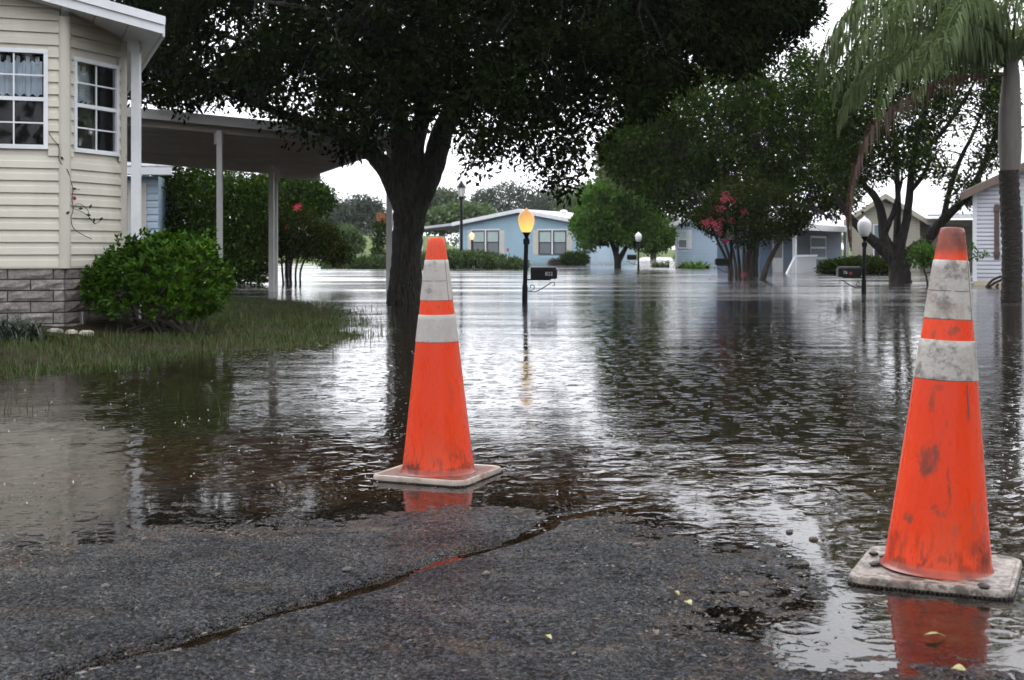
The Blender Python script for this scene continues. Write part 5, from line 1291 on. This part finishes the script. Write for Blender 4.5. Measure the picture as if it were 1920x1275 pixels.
# thicket under and behind the carport
C, rad, a_, b_ = field(330, [(276,318),(300,305),(360,300),(430,312),(500,325)], [(276,480),(330,530),(400,550),(460,548),(505,530)], 33, 2.0, .28, .5, 15)
shrub('thicket_shrub', 'dense dark green shrub filling the space behind the carport posts', 'shrub', tuple(P(385,530,33))[:2]+(0,), C, rad, 90, .125, .06, 'thicket', 15, stem=2, twigs=60)
C, rad, a_, b_ = field(170, [(480,330),(520,310),(570,320),(612,355)], [(480,430),(520,430),(570,420),(612,395)], 42, 1.4, .3, .5, 16)
tt_ = thing('small_dark_tree', 'dark leafy tree rising behind the left crepe myrtle', 'tree', tuple(P(540,520,42))[:2]+(0,))
limbs_mesh([LP([(540,530,42,.12),(542,450,42,.1),(548,380,42,.06),(552,330,42,.02)])], C, M['barkdark'], tt_, 16, twigs=50)
cloud('crown', C, rad, 80, .14, .07, M['thicket'], tt_, 16)
lm = thing('crepe_myrtle', 'low crepe myrtle with few red blossoms by the right carport post', 'tree', tuple(P(550,533,33.5))[:2]+(0,))
D = 33.5
C, rad, a_, b_ = field(190, [(490,420),(520,395),(570,388),(620,415),(645,460)], [(490,475),(530,492),(570,488),(610,498),(645,497)], D, 1.1, .18, .34, 17)
limbs_mesh([LP([(549+a*1.2,545,D,.030),(548+a*1.35,505,D,.026),(550+b*.6,465,D,.02),(552+b,420,D,.008)]) for a,b in ((-14,-40),(-8,-20),(-2,5),(5,25),(12,55))]+[LP([(600,470,D,.02),(620,490,D,.015),(634,505,D,.008)])], C, M['barkdark'], lm, 17, twigs=90, r_tw=.012)
cloud('crown', C, rad, 80, .085, .042, M['myrtleleaf'], lm, 17)
blossoms(lm, [(501,400),(557,391),(541,427),(559,388)], 32.8, M['redflower'], .09, 50, 60)
C, rad, a_, b_ = field(60, [(628,436),(650,412),(676,440)], [(628,470),(650,478),(676,474)], 80, .8, .25, .45, 18)
shrub('round_shrub', 'rounded green shrub on the bank left of the oak trunk', 'shrub', tuple(P(660,478,80))[:2]+(.5,), C, rad, 80, .2, .1, 'farleaf2', 18)
C, rad, a_, b_ = field(30, [(702,440),(712,398),(722,415)], [(702,485),(712,495),(722,490)], 62, .3, .14, .24, 19)
sap = shrub('sapling', 'slim sapling with orange new leaves at its tip left of the oak', 'tree', tuple(P(712,500,62))[:2]+(0,), C, rad, 50, .14, .07, 'oak2leaf', 19)
cloud('new_leaves', np.array([P(714,405,62),P(716,412,62)]), np.array([.22,.2]), 60, .12, .06, M['orangeleaf'], sap, 21)
# juniper hedges before the blue house
def juniper(px0, px1, top, lowy, d0, dd, n, label, seed):
    g = np.random.default_rng(seed); C = []; rad = []
    for k in range(n):
        px = g.uniform(px0,px1); t = np.interp(px,[q[0] for q in top],[q[1] for q in top]); d = d0+g.uniform(0,dd)
        z = g.uniform(0.0,1.0)**.6*(CAMH-(t-HZ)/F*d0); C.append(((px-960)/F*d, d, max(.06,z-.12))); rad.append(g.uniform(.2,.38))
    c = P((px0+px1)/2,500,d0+dd/2)
    r = thing('juniper_hedge', label, 'hedge', (c.x,c.y,0)); cloud('foliage', np.array(C), np.array(rad), 110, .17, .05, M['juniper'], r, seed, out=1.0, up=.2, flat=.6)
    return r
juniper(742, 984, [(742,482),(790,474),(850,472),(905,470),(940,479),(984,492)], 507, 58, 4.0, 210, 'wide low juniper hedge at the waterline before the blue house', 71)
juniper(612, 735, [(612,490),(660,484),(735,476)], 505, 60, 3.0, 80, 'low sparse hedge on the far bank left of the oak trunk', 72)
C, rad, a_, b_ = field(50, [(1056,476),(1066,471),(1092,471),(1099,478)], [(1056,496),(1066,500),(1092,500),(1099,496)], 72, .5, .18, .3, 22)
shrub('clipped_shrub', 'small dark clipped round shrub at the blue house corner', 'shrub', tuple(P(1078,498,72))[:2]+(0,), C, rad, 110, .12, .05, 'thicket', 22)
C, rad, a_, b_ = field(26, [(1030,488),(1050,482),(1060,490)], [(1030,497),(1050,498),(1060,497)], 73, .3, .15, .25, 23)
shrub('dry_shrub', 'low brownish scrub under the blue house right window', 'shrub', tuple(P(1046,498,73))[:2]+(0,), C, rad, 40, .14, .03, 'litter', 23)
C, rad, a_, b_ = field(130, [(1545,492),(1590,482),(1640,480),(1692,488)], [(1545,512),(1590,514),(1640,515),(1692,514)], 47.5, .8, .2, .36, 24)
shrub('hedge', 'leafy green hedge in the water below the beige house windows', 'hedge', tuple(P(1630,514,47.5))[:2]+(0,), C, rad, 110, .11, .05, 'oak2leaf', 24, twigs=40)
def clump(name, label, cat, base, nb, L, spread, w, mat, seed, stiff=.6):
    r = thing(name, label, cat, base); g = np.random.default_rng(seed); mb = MB()
    for k in range(nb):
        a = g.uniform(0,6.28); el = g.uniform(.5,1.45); p = Vector(base)+Vector((g.normal()*spread,g.normal()*spread,-.02)); ln = L*g.uniform(.6,1.15)
        pts = [p]; e = el
        for i in range(5):
            p = p+Vector((math.cos(a)*math.cos(e),math.sin(a)*math.cos(e),math.sin(e)))*ln/5; pts.append(p); e -= (1-stiff)*.9
        sd_ = Vector((-math.sin(a),math.cos(a),0))*w/2; b0 = len(mb.v)
        for i, q in enumerate(pts): f_ = 1-(i/5)**2*.95; mb.v += [tuple(q-sd_*f_), tuple(q+sd_*f_)]
        for i in range(5): mb.f.append((b0+2*i,b0+2*i+1,b0+2*i+3,b0+2*i+2))
    mb.build('leaf_blades', M[mat], r); return r
def yard_pt(px, py):   # point on the yard surface seen at this place
    d = 12.0
    for _ in range(12): x = (px-960)/F*d; z = ground_z(x,d); d = d*.5+.5*(CAMH-z)*F/(py-HZ)
    x = (px-960)/F*d; return Vector((x, d, ground_z(x,d)))
clump('lily_turf', 'dark arching lily turf clump cut by the left frame edge', 'plant', tuple(yard_pt(8,636)), 120, .40, .06, .014, 'liriope', 41, .55)
clump('lily_turf', 'dark spiky lily turf clump in front of the stone blocks', 'plant', tuple(yard_pt(58,638)), 130, .36, .05, .013, 'liriope', 42, .65)
clump('lily_turf', 'dark lily turf clump squeezed between its two neighbours', 'plant', tuple(yard_pt(33,626)), 80, .34, .05, .013, 'liriope', 43, .6)
for i, (px, py, d, lab) in enumerate(((1238,498,66,'yellow-green leafy plant left of the pale blue house, by the bright water'),(1284,500,62,'yellow-green clump below the pale blue house window'),(1312,500,61,'green leafy clump right of the pale blue house window'),(1300,502,60,'low leafy clump standing between two larger clumps'))):
    b = P(px,py,d); clump('canna_plant', lab, 'plant', (b.x,b.y,0), 60, .62-.06*(i%2), .22, .09, 'canna' if i < 2 else 'greenleaf', 80+i, .75)
C, rad, a_, b_ = field(46, [(1712,460),(1735,445),(1760,470)], [(1712,500),(1735,505),(1760,500)], 31.5, .4, .12, .24, 25)
sp_ = thing('young_sapling', 'thin leafy sapling leaning in the water beside the second cone', 'tree', tuple(P(1740,537,31.5))[:2]+(0,))
limbs_mesh([LP([(1741,545,31.5,.03),(1737,520,31.5,.026),(1732,500,31.5,.02),(1738,470,31.5,.014),(1735,445,31.5,.006)]), LP([(1732,500,31.5,.015),(1722,480,31.5,.01),(1716,470,31.5,.005)]), LP([(1737,512,31.5,.015),(1780,500,31,.012),(1825,482,31,.009),(1852,474,31,.004)])], C, M['twig'], sp_, 25, twigs=25, r_tw=.008)
cloud('crown', np.vstack([C,[P(1815,485,31),P(1832,480,31),P(1846,476,31),P(1822,462,31)]]), np.concatenate([rad,[.09,.09,.08,.08]]), 26, .09, .05, M['greenleaf'], sp_, 26)

# ------------------------------------------------------------------ grass, stones, litter
g = np.random.default_rng(91)
def blades(px_, y_, keep, hmin, hmax, w, name, mat, seed, lean=.35):
    g = np.random.default_rng(seed); x, y = px_, y_; z = gh(x,y)
    k = keep(x,y,z,g); x, y, z = x[k], y[k], z[k]; n = len(x)
    hgt = g.uniform(hmin,hmax,n); a = g.uniform(0,6.28,n); ln = g.normal(0,lean,n)
    b = np.stack([x,y,z-.02],1); dirv = np.stack([np.cos(a)*ln,np.sin(a)*ln,np.ones(n)],1); sd_ = np.stack([np.cos(a+1.57),np.sin(a+1.57),np.zeros(n)],1)*w
    m_ = b+dirv*hgt[:,None]*.55; tp = b+dirv*np.array([1.6,1.6,1])*hgt[:,None]
    co = np.stack([b-sd_*.5,b+sd_*.5,m_+sd_*.4,tp+sd_*.05,tp-sd_*.05,m_-sd_*.4],1).reshape(-1,3)
    i = np.arange(n)*6; q = np.concatenate([np.stack([i,i+1,i+2,i+5],1),np.stack([i+5,i+2,i+3,i+4],1)])
    return raw_mesh(name, co, q, mat, None, 'stuff')
n = 150000; x = g.uniform(-7.0,-1.2,n); y = g.uniform(8.6,23,n)
def kp(x,y,z,g):
    yd = poly_sd(x,y,YARD); pr = np.clip(.85*sstep(-.95,-.15,yd)+.012,0,1)*np.where(z>-.10,1,0)
    patch = sstep(-.25,.15,vnoise(x,y,2.2,61)+.5*vnoise(x,y,7,62)+.06); bare = (x-A.x+.1)**2/1.2+(y-12.6)**2/.3 < 1
    return (g.random(len(x)) < pr*(.35+.65*patch)*(1-.6*sstep(14,18,y))) & ~bare
blades(x, y, kp, .025, .095, .006, 'grass', M['grass'], 92)
n = 3500; x = g.uniform(-3.6,-.9,n); y = g.uniform(7.0,20,n)
def kp2(x,y,z,g): return (g.random(len(x)) < sstep(-.1,.25,vnoise(x,y,1.3,63))*.35*sstep(-2.0,-.5,poly_sd(x,y,YARD))) 
blades(x, y, kp2, .10, .20, .008, 'sparse_grass', M['grass'], 93, .2)
n = 260; x = g.uniform(-3.4,-1.5,n); y = g.uniform(7.0,8.0,n)
def kp3(x,y,z,g): return g.random(len(x)) < sstep(.0,.2,vnoise(x,y,2.5,64))
blades(x, y, kp3, .12, .20, .008, 'drowned_grass', M['grass'], 94, .1)
for (px, py, sx, sy, sz, lab) in ((104,624,.09,.06,.05,'flat brown stone at the left end of the bed edging'),(134,628,.085,.06,.06,'pale round stone in the middle of the bed edging'),(163,629,.075,.05,.055,'pale stone at the right end of the bed edging')):
    p = yard_pt(px,py); clod(p.x,p.y,p.z-.01,sx,sy,sz,'garden_stone',lab,M['concrete'],'stone','stones edging the flower bed')
p = yard_pt(152,606); mb = MB(); mb.box(p.x-.03,p.x+.03,p.y-.03,p.y+.03,p.z-.05,p.z+.10); mb.box(p.x-.034,p.x+.034,p.y-.034,p.y+.034,p.z+.101,p.z+.112)
tag(mb.build('concrete_stub', M['concrete'], None), 'short square concrete stub standing before the block skirt', 'stub')
# floating debris and foam bubbles
rl = random.Random(15)
def fallen(px, py, L, W, mat, label, group, zoff=.004):
    x, y = road_pt(px,py); z = max(0.0, ground_z(x,y))+zoff; mb = MB(); nn = 5; top_, bot = [], []
    for i in range(nn+1):
        t = i/nn; w = W*math.sin(math.pi*min(1,t*.95+.03))**.8/2; zz = .006*math.sin(t*3.1)+rl.uniform(0,.002); top_.append((t*L-L/2,w,zz+.003)); bot.append((t*L-L/2,-w,zz+.003))
    mid = [((a[0]),0,a[2]-.003) for a in top_]
    for i in range(nn): mb.quad(mid[i],mid[i+1],top_[i+1],top_[i]); mb.quad(bot[i],bot[i+1],mid[i+1],mid[i])
    o = mb.build('fallen_leaf', mat, None); o.location = (x,y,z); o.rotation_euler = (rl.uniform(-.15,.15),rl.uniform(-.15,.15),rl.uniform(0,6)); return tag(o,label,'leaf',group)
fallen(1290,1140,.032,.02,M['deadleaf'],'yellow-green leaf on the asphalt left of the sky puddle','fallen leaves on the road')
fallen(1267,1121,.025,.014,M['deadleaf'],'small olive leaf just above the larger yellow-green leaf','fallen leaves on the road')
fallen(1752,1198,.055,.014,M['deadleaf'],'long yellow leaf floating in the scuffed cone reflection','fallen leaves on the road')
fallen(1797,1268,.03,.026,M['deadleaf'],'yellow-green leaf at the bottom frame edge below the scuffed cone','fallen leaves on the road')
fallen(1025,1213,.035,.016,M['deadleaf'],'dull green leaf low on the asphalt at centre bottom','fallen leaves on the road')
for (px,py,lab) in ((950,1185,'brown leaf scrap on the asphalt straight below the clean cone base right corner'),(1060,1072,'brown leaf scrap beside the water-filled crack end, right of the clean cone'),(1345,1138,'brown leaf scrap just right of the yellow-green leaf near the sky puddle'),(640,1120,'brown leaf scrap right beside the long dark crack'),(880,962,'brown leaf scrap at the waterline under the clean cone reflection'),(1230,1196,'brown leaf scrap on open asphalt below the yellow-green leaf'),(470,985,'brown leaf scrap on the shore left of the clean cone reflection'),(410,1092,'brown leaf scrap on bare asphalt above the crack at left')):
    fallen(px,py,rl.uniform(.02,.045),rl.uniform(.008,.016),M['litter'],lab,'brown leaf scraps on the road')
for (px,py,w,lab) in ((651,1077,.014,'dark mud lump above the crack, below the clean cone'),(121,1111,.010,'small dark lump nearest the left frame edge, one of a pair'),(198,1109,.013,'larger right-hand lump of the pair at the left on the asphalt'),(912,1085,.014,'dark mud lump right of the red cone glare on the road'),(1195,1027,.016,'dark mud lump at the shore midway between the cones'),(1510,1058,.013,'upper lump of two at the rim of the sky puddle'),(1500,1079,.012,'lower lump of two at the rim of the sky puddle'),(1525,1012,.015,'biggest dark lump in the shallow water left of the scuffed cone'),(1480,998,.014,'dark lump farthest out in the shallow water left of the scuffed cone'),(1462,1022,.013,'dark lump leftmost of those in the shallow water by the scuffed cone'),(1562,1005,.012,'dark lump in the shallows nearest the body of the scuffed cone'),(1395,1118,.016,'flat dark mud lump on the asphalt left of the sky puddle')):
    x, y = road_pt(px,py); clod(x,y,max(-.003,ground_z(x,y)-.003),w,w*.8,w*.8,'mud_lump',lab,M['mortar'],'mud lump','mud lumps on the road')
g = np.random.default_rng(17); n = 26000
x = g.uniform(-2.0,1.8,n); y = g.uniform(2.4,5.6,n); z = gh(x,y); w_ = np.exp(-((z-.0)/.007)**2)*.75+.09*(z>0)+.04
k = (g.random(n) < w_*sstep(-.22,.2,vnoise(x,y,3,71)+.06)) & (z > -.03); x, y, z = x[k], y[k], np.maximum(z[k], -.0005); n = len(x)
a = g.uniform(0,6.28,n); co_, q_ = leaf_arrays(np.stack([x,y,z+.002],1), np.stack([np.cos(a),np.sin(a),g.normal(0,.15,n)],1), np.stack([g.normal(0,.25,n),g.normal(0,.25,n),np.ones(n)],1), g.uniform(.005,.020,n)*np.where(g.random(n)<.06,1.8,1), g.uniform(.003,.008,n), .15)
raw_mesh('leaf_litter', co_, q_, M['litter'], None, 'stuff')
g = np.random.default_rng(18); n = 9000
x = g.uniform(-5.0,-1.0,n); y = g.uniform(4.5,11,n); z = gh(x,y); k = (z < -.002) & (x > -.40*y) & (g.random(n) < .25); x, y = x[k], y[k]; n = len(x)
a = g.uniform(0,6.28,n); co_, q_ = leaf_arrays(np.stack([x,y,gh(x,y)+.002],1), np.stack([np.cos(a),np.sin(a),g.normal(0,.1,n)],1), np.stack([g.normal(0,.3,n),g.normal(0,.3,n),np.ones(n)],1), g.uniform(.015,.05,n), g.uniform(.006,.02,n), .15)
raw_mesh('sunken_litter', co_, q_, M['litter'], None, 'stuff')
def bubbles():
    t = NT('rain_bubble'); gl = t.N("ShaderNodeBsdfGlossy", Color=(.95,.95,.97), Roughness=.15); tr = t.N("ShaderNodeBsdfTransparent", Color=(.9,.9,.9)); m = t.N("ShaderNodeMixShader"); m.inputs[0].default_value = .35
    t.l.new(tr.outputs[0], m.inputs[1]); t.l.new(gl.outputs[0], m.inputs[2]); t.l.new(m.outputs[0], t.out.inputs['Surface'])
    g = np.random.default_rng(19); mb = MB(); n = 0
    while n < 620:
        px = g.uniform(-60,1980); py = 560+g.random()**.8*430; x, y = road_pt(px,py)
        if ground_z(x,y) > -.012: continue
        r = g.uniform(.0012,.0038)*(1+max(0,y-6)*.05); n += 1
        mb.lathe([(r,0),(r*.85,r*.5),(r*.5,r*.85),(r*.05,r)], 7, (x,y,.0), cap=False)
        if g.random() < .06:
            h_ = g.uniform(.008,.022); mb.lathe([(r*.5,0),(r*.25,h_*.5),(r*.3,h_*.8),(r*.05,h_)], 5, (x,y,.0), cap=False)
    mb.build('rain_bubbles', t.m, None, smooth=True, kind='stuff')
bubbles()

# ------------------------------------------------------------------ rain haze
hz = NT('rain_haze'); pv = hz.n.new("ShaderNodeVolumePrincipled"); pv.inputs['Color'].default_value = (.93,.95,.97,1); pv.inputs['Density'].default_value = 0.0002
hz.l.new(pv.outputs[0], hz.out.inputs['Volume'])
mb = MB(); mb.box(-960,960,-90,1560,-4.5,17); mb.build('haze', hz.m, None, kind='stuff')
